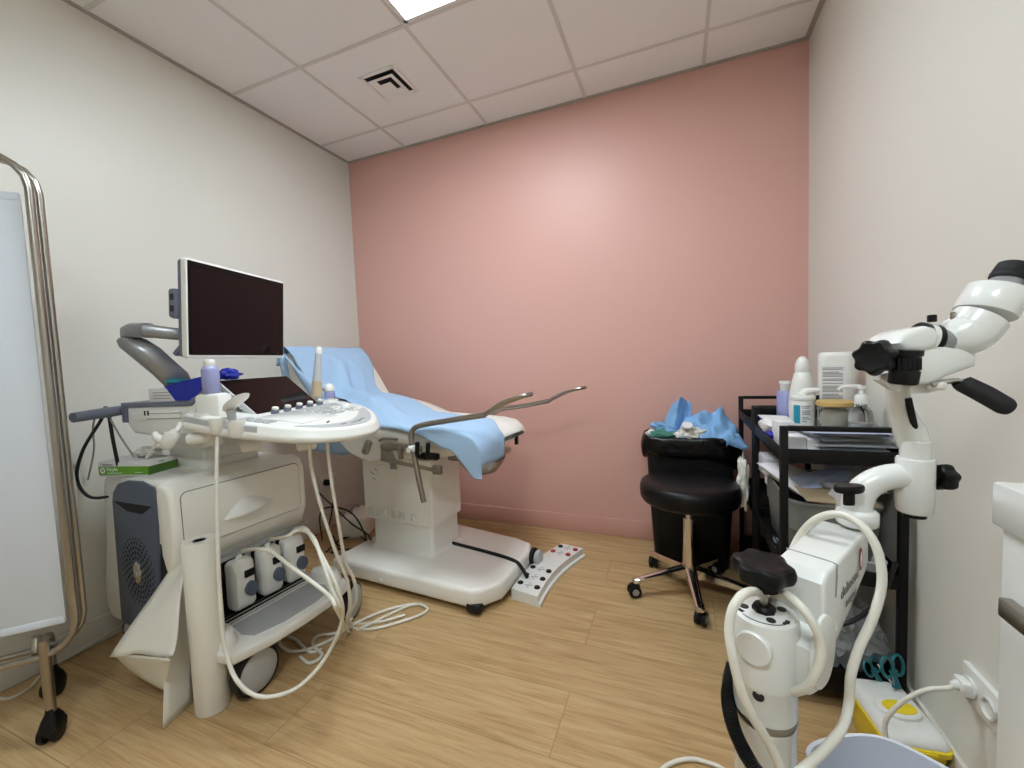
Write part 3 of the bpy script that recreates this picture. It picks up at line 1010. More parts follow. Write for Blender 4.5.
rb = [dep(189, 560, 1.35), dep(192, 640, 1.33), onz(192, 703, .002)]
b.sheet(lambda u, v: bez(ra, u).lerp(bez(rb, u), v) + FW * .01 * math.sin(PI * v) * u, 16, 5)
b.build('loose_sheet', 'paper', pr, world=True, ang=70, solid=.0012, label='loose end of white paper folded to the floor')

# ------------------------------------------------------------------ examination chair
GF = Frame((1.0, -.6, 0), -4)
ch = thing('examination_chair', 'white gynaecological examination chair on a pedestal under a blue drape', 'examination chair', GF.o, GF.yaw)
# base
ba = [(-.44, -.32), (.36, -.325), (.40, -.30), (.455, -.215), (.455, .10), (.42, .18), (.34, .21), (-.06, .262), (-.42, .25)]
b = MB().prism(ba, (0, 0, .022), X3, Y3, .085, bev=.022, seg=4)
bs = b.build('base', 'ivory', ch)
b = MB()
b.box((.372, -.305, .030), (.062, .050, .032), .004)
b.build('corner_notch', 'dark', bs)
for x, y in ((.37, -.285), (.40, .13), (-.40, -.26), (-.40, .2)):
    b = MB()
    for d in (-.013, .013):
        b.lathe([(.018, -.008), (.022, -.006), (.022, .006), (.018, .008)], (x + d, y, .022), (1, .15, 0), 20)
    b.box((x, y, .035), (.012, .03, .035), .004)
    b.build('caster', 'mgrey', ch)
b = MB().cyl((.478, .11, .07), (.50, .108, .07), .035, 24, .004)
b.build('roller', 'lgrey', ch)
b = MB().lathe([(.034, -.012), (.042, -.008), (.042, .008), (.034, .012)], (.462, .112, .07), (1, 0, 0), 28)
b.build('roller_tyre', 'rubber', ch)
MB().cyl((-.13, -.3215, .05), (-.13, -.328, .05), .009, 14, .002).build('base_button', 'white', ch)
MB().tube([(.005, .02, .125), (.02, .02, .113), (.2, .0, .112), (.35, -.02, .112), (.44, -.04, .108), (.475, -.05, .085), (.50, -.052, .05)], .0085, 10).build('pedal_cord', 'rubber', ch, label='black cord lying across the white base')
# column
b = MB()
b.loft([[(x, y, z) for x, y in rrect(-.335 - k, -.142 - k, .043 + k, .092 + k, .02, 4)] for k, z in ((.02, .104), (.008, .112), (.002, .125), (0, .15), (0, .29))])
b.build('lower_column', 'ivory', ch)
b = MB()
b.loft([[(x, y, z) for x, y in rrect(-.372 - k, -.16 - k, .062 + k, .098 + k, .012, 4)] for k, z in ((-.012, .256), (-.002, .262), (0, .30), (.0, .585))])
uc = b.build('upper_column', 'ivory', ch)
b = MB().text('G O L E M  S', .056, (-.350, -.1615, .283), X3, Z3, .006)
b.m(1)
for a, s_, L in ((-.30, .0, .03), (-.275, .02, .022), (-.29, -.028, .02), (-.265, .0, .008)):
    b.box((a, -.1612, .50 + s_), (L, .001, .003), rot=Matrix.Rotation(a * 9, 3, 'Y'))
b.build('lettering', ['white', 'greyink'], uc)
MB().box((-.155, -.165, .56), (.035, .012, .055), .004).build('switch_box', 'mgrey', uc)
# seat body, under pan
def zseat(x):
    pts = [(-.60, .905), (-.52, .872), (-.45, .868), (-.34, .85), (-.24, .823), (-.10, .775), (.05, .764), (.22, .762), (.33, .752), (.385, .722), (.41, .70)]
    for (a, za), (c, zc) in zip(pts[:-1], pts[1:]):
        if x <= c:
            t = (x - a) / (c - a)
            return za + (zc - za) * max(0, t)
    return pts[-1][1]
secs = []
for x, hw, th in ((-.50, .25, .05), (-.47, .275, .09), (-.40, .285, .11), (-.25, .29, .11), (-.1, .29, .10), (.1, .288, .095), (.25, .28, .09), (.34, .262, .08), (.385, .23, .055), (.405, .18, .03)):
    z = zseat(x)
    zb = z - th
    sec = [(-hw + .02, z - .012), (-hw * .7, z - .002), (-hw * .3, z - .010), (0, z - .014), (hw * .3, z - .010), (hw * .7, z - .002), (hw - .02, z - .012), (hw, z - .03), (hw - .01, zb + .02), (hw - .03, zb), (-hw + .03, zb), (-hw + .01, zb + .02), (-hw, z - .03)]
    secs.append([(x, y, zz) for y, zz in sec])
MB().loft(secs).build('seat_cushion', 'vinylwhite', ch, ang=60)
secs = []
for x, hw, zb, zt_ in ((-.50, .18, .72, .79), (-.44, .25, .66, .77), (-.33, .272, .60, .75), (-.20, .275, .565, .73), (-.08, .272, .60, .69), (.10, .25, .615, .68), (.25, .20, .63, .68), (.34, .15, .65, .68)):
    secs.append([(x, y, z) for y, z in ((-hw, zt_), (-hw * 1.0, zb + .03), (-hw * .85, zb), (0, zb - .004), (hw * .85, zb), (hw, zb + .03), (hw, zt_))])
MB().loft(secs).build('seat_pan', 'ivory', ch, ang=50)
# foot end under tray
MB().prism(rrect(.16, -.20, .385, .20, .05), (0, 0, .655), X3, Y3, .05, bev=.008).build('foot_end', 'warmwhite', ch)
MB().box((.385, .13, .655), (.014, .022, .06), .003).build('release_lever', 'black', ch)
# backrest
bp = [(-.51, .862), (-.555, .90), (-.60, .965), (-.65, 1.035), (-.70, 1.095), (-.745, 1.135), (-.775, 1.15)]
secs = []
NB = len(bp)
for i, (x, z) in enumerate(bp):
    a, c = bp[max(i - 1, 0)], bp[min(i + 1, NB - 1)]
    tx, tz = c[0] - a[0], c[1] - a[1]
    L = math.hypot(tx, tz)
    nx, nz = tz / L, -tx / L           # toward the patient
    hw = (.262, .278, .282, .282, .278, .262, .235)[i]
    th = (.07, .085, .09, .09, .085, .07, .045)[i]
    sec = [(-hw + .025, 0), (-hw * .5, -.012), (0, -.018), (hw * .5, -.012), (hw - .025, 0), (hw, -.02), (hw, -th + .02), (hw - .03, -th), (-hw + .03, -th), (-hw, -th + .02), (-hw, -.02)]
    secs.append([(x + nx * d, y, z + nz * d) for y, d in sec])
MB().loft(secs).build('backrest', 'vinylwhite', ch, ang=60)
# hardware at the near side
b = MB()
b.box((.01, -.292, .674), (.24, .012, .026), .006)
b.box((.015, -.30, .655), (.02, .02, .06), .004).box((.118, -.32, .685), (.03, .05, .02), .004)
b.tube([(-.12, -.285, .70), (-.085, -.297, .715), (.0, -.30, .715)], .006)
b.box((-.20, -.285, .665), (.03, .03, .07), .008, rot=Matrix.Rotation(.5, 3, 'Y'))
b.prism([(-.115, .66), (-.06, .655), (-.04, .615), (.02, .605), (.20, .59), (.21, .575), (.10, .585), (-.12, .605)], (0, -.268, 0), X3, Z3, .02, bev=.003)
b.box((.19, -.272, .585), (.045, .02, .04), .005)
b.build('side_rail', 'steel', ch)
b = MB()
for x in (.150, .205):
    b.tube([(x, -.30, .645), (x + .004, -.355, .665), (x + .012, -.362, .722)], [.011, .009, .010], 10)
b.box((.175, -.30, .65), (.09, .03, .03), .008)
b.build('clamp_lever', 'black', ch)
LR = .0115
for sgn, dx, dz, lb in ((-1, 0, 0, 'nearer chrome leg holder'), (1, .03, -.012, 'farther chrome leg holder')):
    y = -.345 if sgn < 0 else .292
    b = MB()
    if sgn < 0:
        b.tube([(.165, y, .462), (.143, y, .57), (.125, y, .68), (.117, y, .735), (.130, y, .772), (.175, y, .792), (.29, y, .812), (.482, y, .842)], LR, 14)
    else:
        b.tube([(.17, y, .62), (.165, y, .72), (.19, y, .768), (.25, y, .785), (.36, y, .80), (.505, y, .828)], LR, 14)
    s0 = (.482, .843) if sgn < 0 else (.505, .828)
    dxs = .19
    dzs = .078 if sgn < 0 else .068
    loop = []
    for t, o_ in ((0, .0), (.15, .016), (.5, .030), (.85, .030), (1.0, .016), (1.0, -.016), (.85, -.030), (.5, -.030), (.15, -.016)):
        loop.append((s0[0] + dxs * t, y + o_, s0[1] + dzs * t + .012 * math.sin(PI * t)))
    b.tube(loop, .008, 12, closed=True)
    lo = b.build('leg_holder', 'steel', ch, label=lb, ang=60)
    if sgn < 0:
        MB().cyl((.125, y, .678), (.121, y, .705), .019, 18, .003).cyl((.122, y - .01, .69), (.122, y - .03, .69), .012).build('clamp_collar', 'white', lo)
b = MB().lathe([(.02, -.075), (.07, -.06), (.105, -.02), (.112, .0), (.118, .004), (.118, .008), (.106, .006), (.07, -.05), (0, -.068)], (.255, .0, .575), Z3, 32)
b.box((.25, .0, .60), (.22, .25, .03), .01)
b.build('basin', 'steel', ch, label='round steel basin under the seat end')

# drape ---------------------------------------------------------------------------
path = [(-.83, 1.06), (-.815, 1.12), (-.79, 1.155), (-.76, 1.160), (-.735, 1.142), (-.69, 1.10), (-.64, 1.037), (-.59, .966), (-.545, .902), (-.50, .880), (-.45, .877), (-.34, .858), (-.24, .830), (-.10, .783), (.05, .772), (.22, .770), (.33, .760), (.385, .735), (.415, .70), (.424, .66), (.426, .615)]
PP = smooth_path([(x, 0, z) for x, z in path], 6)
cum = [0]
for a, c in zip(PP[:-1], PP[1:]):
    cum.append(cum[-1] + (c - a).length)
def along(s):
    d = s * cum[-1]
    for i in range(len(cum) - 1):
        if d <= cum[i + 1]:
            t = (d - cum[i]) / max(1e-9, cum[i + 1] - cum[i])
            return PP[i].lerp(PP[i + 1], t)
    return PP[-1]
def interp(tab, x):
    for (a, ya), (c, yc) in zip(tab[:-1], tab[1:]):
        if x <= c:
            t = max(0, (x - a) / (c - a))
            t = t * t * (3 - 2 * t)
            return ya + (yc - ya) * t
    return tab[-1][1]
near_e = [(0, -.275), (.17, -.275), (.22, -.27), (.33, -.14), (.42, -.19), (.52, -.28), (.62, -.305), (.72, -.325), (.83, -.38), (.92, -.455), (.96, -.46), (1, -.40)]
far_e = [(0, .255), (.16, .25), (.30, .17), (.45, .16), (.6, .13), (.75, .07), (.85, .01), (.93, -.06), (1, -.10)]
def drape(u, v):
    p = along(u)
    y0, y1 = interp(near_e, u), interp(far_e, u)
    y = y0 + (y1 - y0) * v
    x, z = p.x, p.z
    lim = -.297
    if y < lim:
        over = lim - y
        z = max(z - over * 1.05, .572)
        y = lim - .006 - .06 * over + .006 * math.sin(16 * u)
        x += .04 * over
    # one long fold from the top edge toward the near side of the seat
    fy = .0 - .22 * (u - .2) / .35
    fd = abs(y - fy)
    if .16 < u < .72:
        f_ = math.sin(PI * (u - .16) / .56)
        ridge = (max(0, 1 - fd / .035) * .050 - max(0, 1 - abs(y - fy + .07) / .06) * .016 + max(0, 1 - abs(y - fy - .13) / .03) * .012) * f_
        z += ridge * .8
        x += ridge * .9
    nz_ = noise.noise(Vector((x * 6, y * 6, z * 5))) * .007 + noise.noise(Vector((x * 17, y * 19, z * 15))) * .0035
    return (x + nz_ + .004, y, z + nz_ + .004)
b = MB().sheet(drape, 90, 44)
# the tail hanging at the head end
def tail(u, v):
    # v: down from the backrest corner, u: across
    xt = -.79 + .085 * u
    zt_ = 1.150 - .045 * u
    xb = -.70 + .50 * u
    zb = .60 - .02 * math.sin(PI * u) + .10 * max(0, u - .4)
    y = -.285 - .012 * math.sin(9 * u + 2 * v) + .10 * v * v
    return (xt + (xb - xt) * v, y, zt_ + (zb - zt_) * v)
b.sheet(tail, 20, 26)
o = b.build('disposable_drape', 'blue', ang=85, solid=.0015)
o.matrix_basis = GF.M
tag(o, 'pale blue disposable drape laid over the backrest and seat of the white chair', 'drape')

# foot pedal
b = MB()
arc = []
fp0, fp1 = Vector((1.522, -.80, 0)), Vector((1.612, -.305, 0))
def arcpt(t, off):
    c = Vector((3.10, -.86 + .0, 0))
    p = fp0.lerp(fp1, t) + Vector((-.030 * math.sin(PI * t), 0, 0))
    d = (fp1 - fp0).normalized()
    n_ = Vector((d.y, -d.x, 0))
    return p + n_ * off
pd = thing('foot_pedal', 'white curved floor control pad with small round buttons beside the chair base', 'foot control', (0, 0, 0))
NP = 16
sec = []
for i in range(NP + 1):
    t = i / NP
    a, c, d = arcpt(t, -.068), arcpt(t, .062), arcpt(t, .075)
    sec.append([a + Vector((0, 0, .0)), a + Vector((0, 0, .046)), a.lerp(c, .03) + Vector((0, 0, .048)), c + Vector((0, 0, .046)), c + Vector((0, 0, .016)), d + Vector((0, 0, .014)), d])
MB().loft(sec).build('pad', 'gloss', pd, ang=40)
k_ = 0
for t in (.12, .27, .42, .80, .93):
    for off in (-.045, .040):
        c = arcpt(t, off)
        b = MB().lathe([(.013, .0465), (.013, .051), (.011, .0535), (0, .054)], c, Z3, 16)
        b.build('button', 'red' if (t > .75 and not (t > .9 and off < 0)) else 'black', pd)
b = MB()
dd = (fp1 - fp0).normalized()
for t in (.12, .27, .42, .80, .93):
    c = arcpt(t, -.003)
    b.box(c + Vector((0, 0, .0482)), (.034, .004, .0006), rot=math.radians(10))
    b.box(c + Vector((.0, .018, .0482)), (.012, .003, .0006), rot=math.radians(30))
    b.box(c + Vector((.0, -.016, .0482)), (.012, .003, .0006), rot=math.radians(-20))
b.build('print_marks', 'greyink', pd)

# ------------------------------------------------------------------ privacy screen
sa = Vector((.485, -1.805, 0))
sd = Vector((math.cos(math.radians(-132)), math.sin(math.radians(-132)), 0))
sn = Vector((-sd.y, sd.x, 0))
if sn.dot(CAM - sa) > 0:
    sn = -sn                            # sn points to the wall
sc_ = thing('privacy_screen', 'white folding privacy screen on a chrome frame with black casters', 'privacy screen', sa)
def sp(s, z, off=0.0): return sd * s + sn * off + Vector((0, 0, z))
for off, z0, z1, s0 in ((0, .25, 1.665, 0.0), (.026, .262, 1.660, -.010)):
    b = MB()
    W = .52
    pts = []
    rc = .085
    for cx, cz, a0 in ((s0 + rc, z0 + rc, 180), (W - rc, z0 + rc, 270), (W - rc, z1 - rc, 0), (s0 + rc, z1 - rc, 90)):
        for k in range(5):
            a = math.radians(a0 + 22.5 * k)
            pts.append(sp(cx + rc * math.cos(a), cz + rc * math.sin(a), off))
    b.tube(pts, .0095 if off == 0 else .0085, 12, closed=True, smooth=False)
    b.build('frame', 'steel', sc_, ang=60)
b = MB()
b.box((0, 0, 0), (.485, .004, 1.225), .0015)
for zz in (-.605, .605):
    b.box((0, 0, zz), (.48, .008, .022), .003)
X = Matrix(((sd.x, sn.x, 0, 0), (sd.y, sn.y, 0, 0), (0, 0, 1, 0), (0, 0, 0, 1)))
b.xform(Matrix.Translation(sp(.262, .950, .004)) @ X)
b.build('panel', 'screenfab', sc_, label='plain white fabric panel')
for s, off, p, lb in ((.07, .0, None, 'near leg'), (.10, .035, (.20 - .485, -1.765 + 1.805), 'leg of the folded rear panel')):
    if p is None:
        p0, p1 = sp(s, .30, off - .0), sp(s, .085, off)
        b = MB().tube([p0, p1], .0125, 14, smooth=False)
    else:
        p0 = sp(s, .30, off)
        p1 = Vector((p[0], p[1], .10))
        b = MB().tube([p0, sp(s, .24, off), p1 + Vector((0, 0, .10)), p1], .0115, 12)
    lg = b.build('leg', 'steel', sc_, label=lb)
    c = Vector((p1.x, p1.y, 0))
    b = MB()
    ax = Vector((.75, .65, 0)).normalized()
    fw_ = Vector((-ax.y, ax.x, 0))
    for d in (-.014, .014):
        b.lathe([(.02, -.008), (.026, -.007), (.028, 0), (.026, .007), (.02, .008)], c + ax * d - fw_ * .008 + Vector((0, 0, .028)), ax, 24)
    b.loft([[c + ax * (xx * k) + fw_ * (yy * k) + Vector((0, 0, z)) for xx, yy in rrect(-.022, -.030, .022, .028, .012, 3)] for k, z in ((1, .025), (1.05, .045), (.8, .066), (.45, .085), (.4, .095))])
    b.build('caster', 'black', lg)

# ------------------------------------------------------------------ stool
stl = thing('stool', 'round black upholstered stool on a chrome five-arm base with castors', 'stool', (2.185, -.50, 0))
MB().lathe([(.0, .412), (.17, .412), (.192, .420), (.200, .435), (.202, .47), (.196, .492), (.18, .503), (.12, .5075), (0, .508)], (0, -.01, 0), Z3, 48).build('seat', 'leather', stl, ang=60)
MB().box((0, -.01, .405), (.16, .16, .014), .003).cyl((0, 0, .36), (0, 0, .405), .014).build('seat_plate', 'dark', stl)
MB().lathe([(.034, .075), (.034, .12), (.030, .14), (.027, .20), (.0245, .33), (.0245, .335)], (0, 0, 0), Z3, 28).cyl((0, 0, .33), (0, 0, .40), .0145).build('column', 'chrome', stl)
MB().tube([(.0, 0, .395), (-.06, -.04, .392), (-.10, -.07, .38)], .005).build('lever', 'black', stl)
b = MB()
for k in range(5):
    a = math.radians(-83 + 72 * k)
    d = Vector((math.cos(a), math.sin(a), 0))
    n_ = Vector((-d.y, d.x, 0))
    secs = []
    for r_, hw, z0, z1 in ((.02, .024, .075, .125), (.06, .021, .078, .118), (.14, .018, .073, .100), (.21, .016, .066, .088), (.245, .016, .062, .082), (.255, .010, .064, .078)):
        secs.append([d * r_ + n_ * y + Vector((0, 0, z)) for y, z in ((-hw, z0), (hw, z0), (hw, z1 - .006), (hw * .5, z1), (-hw * .5, z1), (-hw, z1 - .006))])
    b.loft(secs)
b.build('base', 'chrome', stl, ang=45)
for k in range(5):
    a = math.radians(-83 + 72 * k)
    p = Vector((math.cos(a), math.sin(a), 0)) * .238
    sw = a + 1.1 + .9 * k
    ax = Vector((math.cos(sw), math.sin(sw), 0))
    fw_ = Vector((-ax.y, ax.x, 0))
    c = p + fw_ * .012 + Vector((0, 0, .0275))
    b = MB()
    for d in (-.012, .012):
        b.lathe([(.019, -.009), (.026, -.008), (.0275, 0), (.026, .008), (.019, .009)], c + ax * d, ax, 24)
    b.cyl(p + Vector((0, 0, .03)), p + Vector((0, 0, .066)), .008)
    b.box(c + Vector((0, 0, .014)), (.018, .05, .03), .008, rot=sw)
    b.m(1)
    for d in (-.0215, .0215):
        b.lathe([(.014, -.0012), (.0145, .0012), (.012, .0014), (0, .0014)] if d > 0 else [(0, -.0014), (.012, -.0014), (.0145, -.0012), (.014, .0012)], c + ax * d, ax, 18)
    b.build('caster', ['black', 'mgrey'], stl)

# ------------------------------------------------------------------ waste bin
wb = thing('waste_bin', 'large black waste bin with a black liner folded over the rim, behind the stool', 'waste bin', (2.195, -.160, 0))
b = MB()
secs = []
for k, z in ((.80, 0), (.82, .004), (.90, .30), (.97, .615), (.97, .62), (.92, .62), (.85, .25), (.78, .03)):
    secs.append([(x * k, y * k, z) for x, y in rrect(-.207, -.125, .207, .125, .05, 5)])
b.loft(secs)
b.build('bin_body', 'bin', wb)
b = MB()
R_ = random.Random(9)
def liner(u, v):
    a = 2 * PI * u
    ct, st = math.cos(a), math.sin(a)
    e = .5
    x = .210 * abs(ct) ** e * (1 if ct > 0 else -1)
    y = .128 * abs(st) ** e * (1 if st > 0 else -1)
    prof_ = [(1.0, .50), (1.08, .515), (1.10, .56), (1.09, .60), (1.06, .632), (1.00, .640), (.95, .625), (.90, .56), (.86, .46)]
    t = v * (len(prof_) - 1)
    i = min(int(t), len(prof_) - 2)
    f = t - i
    k = prof_[i][0] * (1 - f) + prof_[i + 1][0] * f
    z = prof_[i][1] * (1 - f) + prof_[i + 1][1] * f
    q = Vector((math.cos(a) * 2.2, math.sin(a) * 2.2, v * 2.5))
    n1 = noise.noise(q * 1.3) * .022 + noise.noise(q * 3.1) * .012 + noise.noise(Vector((a * 9, v * 1.5, 3))) * .007
    k += n1 * (1.4 if v < .5 else .6)
    z += noise.noise(q * 1.7 + Vector((5, 5, 5))) * .018 + (-.045 * math.sin(a * 1.0 + .6) * (1 - v) if v < .3 else 0)
    return (x * k, y * k, z)
b.sheet(liner, 120, 20)
b.build('bin_liner', 'binbag', wb, ang=80, solid=.0015)
def drapeball(name, label, c, r, seed, m_, amp=.5, freq=2.0, group=None, tilt=None):
    b = MB()
    crumple((0, 0, 0), r, seed, amp, freq, 4, mb=b)
    if tilt:
        b.xform(Matrix.Rotation(tilt[0], 4, 'X') @ Matrix.Rotation(tilt[1], 4, 'Y'))
    b.xform(Matrix.Translation(Vector(c)))
    return tag(b.build(name, m_, ang=50), label, 'waste', group)
BC = Vector((2.200, -.160, 0))
def pleat(name, label, base, top, wid, seed, m_, fold=.035):
    """a gathered piece of thin cloth standing up from the bin"""
    base, top, wid = Vector(base), Vector(top), Vector(wid)
    dn = (top - base).cross(wid).normalized()
    def fn(u, v):
        k = 1 - .42 * v ** 1.5
        p = base.lerp(top, v) + wid * ((u - .5) * k)
        q = Vector((u * 3.1 + seed, v * 2.2, seed * 2.3))
        p += dn * (fold * (1 + .3 * v) * math.sin(u * 7.5 + seed + 1.2 * v) + fold * .7 * noise.noise(q * 1.6))
        p += Vector((0, 0, .012)) * noise.noise(q * .9 + Vector((9, 0, 0))) - Vector((0, 0, .05)) * abs(u - .5) ** 1.5 * v * 2
        return p
    b = MB().sheet(fn, 34, 26)
    return tag(b.build(name, m_, ang=80, solid=.002), label, 'waste')
pleat('used_drape', 'tall peak of crumpled blue drape sticking out of the black bin', BC + Vector((-.085, -.03, .585)), BC + Vector((-.035, .01, .825)), (.15, .01, 0), 1, 'bluewaste', .022)
b = MB()
def lump(u, v):
    x = -.06 + .285 * u
    y = -.13 + .25 * v
    q = Vector((x * 9, y * 9, 2.0))
    edge = math.sin(PI * min(1, max(0, u))) ** .5 * math.sin(PI * v) ** .4
    z = .605 + .135 * edge + .085 * noise.noise(q) * edge + .045 * noise.noise(q * 2.3) + .02 * abs(noise.noise(q * 4))
    return BC + Vector((x + .03 * noise.noise(q * 1.7), y, z))
b.sheet(lump, 44, 40)
tag(b.build('used_drape', 'bluewaste', ang=60, solid=.002), 'wide heap of crumpled blue drape at the right of the black bin', 'waste')
drapeball('used_drape', 'folded blue drape edge beside the green cloth in the bin', BC + Vector((-.105, -.055, .665)), (.075, .022, .028), 5, 'bluewaste', .5, 2.0, tilt=(.2, .45))
drapeball('green_cloth', 'green cloth tucked in the left side of the black bin', BC + Vector((-.115, -.065, .645)), (.07, .03, .03), 2, 'green', .3, 1.6)
drapeball('tissue', 'white tissue at the left edge of the black bin', BC + Vector((-.165, -.04, .645)), (.045, .04, .018), 7, 'paper', .4, 2.0)
drapeball('tissue', 'ball of white tissue in front of the blue drapes in the bin', BC + Vector((.0, -.105, .655)), (.065, .03, .045), 4, 'paper', .45, 2.6)
MB_ = MB().lathe([(.0, 0), (.02, 0), (.026, .012), (.024, .02), (.0, .018)], BC + Vector((-.015, -.12, .69)), (.1, -.5, .9), 20)
tag(MB_.build('paper_cup', 'card'), 'small white paper cup on top of the waste', 'cup')
def bagsheet(name, label, c, r, seed, m_, cat='bag', amp=.5, freq=2.2):
    b = MB()
    crumple(c, r, seed, amp, freq, 4, mb=b)
    return tag(b.build(name, m_, ang=25), label, cat)
bagsheet('paper_bag', 'crumpled white paper bag wedged between the bin and the black trolley', (2.398, -.47, .50), (.022, .045, .11), 11, 'paper', amp=.38)

# ------------------------------------------------------------------ trolleys
def trolley(label, x0, x1, y0, y1):
    t = thing('trolley', label, 'trolley', ((x0 + x1) / 2, (y0 + y1) / 2, 0), 0)
    hx, hy = (x1 - x0) / 2, (y1 - y0) / 2
    for sx in (-1, 1):
        for sy in (-1, 1):
            MB().box((sx * (hx - .010), sy * (hy - .010), .4525), (.020, .020, .745), .002).build('post', 'blackm', t)
            b = MB()
            c = Vector((sx * (hx - .012), sy * (hy - .012), .028))
            for d in (-.009, .009):
                b.lathe([(.02, -.006), (.026, -.005), (.028, 0), (.026, .005), (.02, .006)], c + Vector((d, 0, 0)), (1, 0, 0), 20)
            b.box(c + Vector((0, 0, .022)), (.012, .03, .045), .004)
            b.build('caster', 'rubber', t)
    for sy in (-1, 1):
        MB().box((0, sy * (hy - .010), .819), (2 * hx - .04, .020, .014), .002).build('handle_bar', 'blackm', t)
    for nm, z, h in (('top_tray', .725, .042), ('middle_tray', .385, .042), ('bottom_tray', .055, .075)):
        b = MB()
        b.box((0, 0, z - .004), (2 * hx - .006, 2 * hy - .006, .006))
        for c, d in (((hx - .004, 0, z + h / 2 - .007), (.004, 2 * hy - .004, h)), ((-hx + .004, 0, z + h / 2 - .007), (.004, 2 * hy - .004, h)), ((0, hy - .004, z + h / 2 - .007), (2 * hx - .01, .004, h)), ((0, -hy + .004, z + h / 2 - .007), (2 * hx - .01, .004, h))):
            b.box(c, d, .001)
        b.build(nm, 'blackm', t)
    return t
trolley('black metal trolley along the right wall nearest the microscope, holding packets and a grey box', 2.425, 2.722, -1.015, -.535)
trolley('black metal trolley in the far corner, holding the tall white bottles', 2.425, 2.722, -.515, -.10)
ZT = .7245
# bottles on the trolleys
bottle('gel_bottle', 'small square lavender bottle with a slanted white cap on the far trolley', (2.530, -.555, ZT + .06),
       [(.024, 0), (.028, .004), (.028, .098), (.022, .104), (.014, .106)], [(.014, .104), (.016, .107), (.016, .128), (.020, .134), (.018, .142)], ('lav', 'white'), n=24)
bottle('squirt_bottle', 'tall white conical bottle with a rounded cap on the far trolley', (2.575, -.60, ZT + .05),
       [(.030, 0), (.040, .005), (.043, .06), (.040, .11), (.031, .16), (.025, .183), (.022, .186)], [(.021, .184), (.0225, .188), (.0225, .214), (.017, .232), (.009, .243), (0, .246)], ('white', 'white'))
bp_ = Vector((2.660, -.655, ZT + .035))
t = thing('lotion_bottle', 'large white bottle with lines of small print near the right wall', 'bottle', bp_, math.radians(-12))
b = MB()
secs = []
for z, k in ((.060, .93), (.065, 1.0), (.20, 1.0), (.255, 1.0), (.268, .96), (.272, .85)):
    secs.append([(x * k, y * k, z) for x, y in rrect(-.050, -.03, .050, .03, .026, 6)])
b.loft(secs)
b.build('bottle_body', 'white', t, ang=50)
MB().lathe([(.030, 0), (.036, .003), (.038, .05), (.036, .062)], (0, 0, 0), Z3, 28, 1.1, .75).build('cap', 'warmwhite', t)
b = MB().box((-.008, -.0306, .155), (.066, .0012, .145))
b.m(1)
rr2 = random.Random(3)
zz = .218
while zz > .10:
    w_ = .056 if rr2.random() > .2 else .045
    if rr2.random() > .16:
        b.box((-.010 - (.056 - w_) / 2, -.0315, zz), (w_, .0006, .0022))
    zz -= .0048
for k in range(4):
    b.lathe([(.0045, 0), (.0045, .0005), (.003, .0005), (.003, .0003)], (-.032 + .014 * k, -.0314, .095), (0, -1, 0), 12)
b.build('label_panel', ['card', 'greyink'], t)
t = bottle('wipes_tub', 'white tub with blue edged printed label and flip lid on the near trolley', (2.552, -.705, ZT + .055),
       [(.033, 0), (.036, .003), (.036, .082), (.034, .09)], [(.0355, .09), (.037, .092), (.037, .104), (.034, .108), (0, .108)], ('white', 'white'))
b = MB()
for a0, a1, z0, z1, mi in ((-2.6, -2.0, .012, .075, 0),):
    b.m(mi)
    b.loft([[Vector((.0364 * math.cos(a), .0364 * math.sin(a), z)) for z in (z0, z1)] + [Vector((.0355 * math.cos(a), .0355 * math.sin(a), z)) for z in (z1, z0)] for a in (a0 + (a1 - a0) * k / 6 for k in range(7))])
b.m(1)
for k, z in enumerate((.072, .066, .056, .050, .044, .034, .028, .02)):
    aw = (.75, .6, .7, .65, .7, .5, .65, .4)[k]
    b.loft([[Vector((r_ * math.cos(a), r_ * math.sin(a), zz)) for r_, zz in ((.0358, z - .0014), (.0365, z - .0014), (.0365, z + .0014), (.0358, z + .0014))] for a in (-1.85 + aw * j / 5 for j in range(6))])
b.build('printed_label', ['tealcard', 'greyink'], t)
MB().tube([(0, 0, .108), (.01, -.005, .120), (.045, -.01, .126)], [.02, .012, .008], 12).build('spout', 'white', t)
jr = thing('glass_jar', 'clear glass jar with a pale wooden lid filled with cotton', 'jar', (2.632, -.755, ZT + .045))
MB().lathe([(.0, .0), (.044, 0), (.050, .004), (.050, .085), (.047, .085), (.047, .005), (0, .004)], (0, 0, 0), Z3, 32).build('jar_body', 'glass', jr)
crumple((0, 0, .042), (.047, .047, .04), 6, .15, 2.5, 3, mb=(cfb := MB()))
cfb.build('cotton', 'cotton', jr)
MB().lathe([(.0, .086), (.051, .086), (.054, .089), (.054, .100), (.051, .103), (0, .103)], (0, 0, 0), Z3, 32).build('lid', 'wood', jr)
pt = thing('pump_bottle', 'clear pump bottle with a white nozzle beside the wooden lidded jar', 'bottle', (2.672, -.835, ZT + .06))
MB().lathe([(.0, .001), (.028, 0), (.031, .004), (.031, .050), (.028, .066), (.017, .078), (.014, .09)], (0, 0, 0), Z3, 28).build('bottle_body', 'glass', pt, ang=60)
MB().lathe([(.0, .005), (.026, .005), (.028, .01), (.028, .03), (.0, .032)], (0, 0, 0), Z3, 28).build('gel', 'liquid', pt)
MB().lathe([(.0155, .086), (.0165, .088), (.0165, .108), (.012, .116), (.007, .118), (.007, .132), (.012, .134), (.012, .142), (0, .144)], (0, 0, 0), Z3, 20).build('collar', 'white', pt)
MB().tube([(.0, 0, .139), (-.03, -.003, .141), (-.052, -.005, .138), (-.058, -.006, .131)], [.007, .006, .005, .004], 10).build('nozzle', 'white', pt)
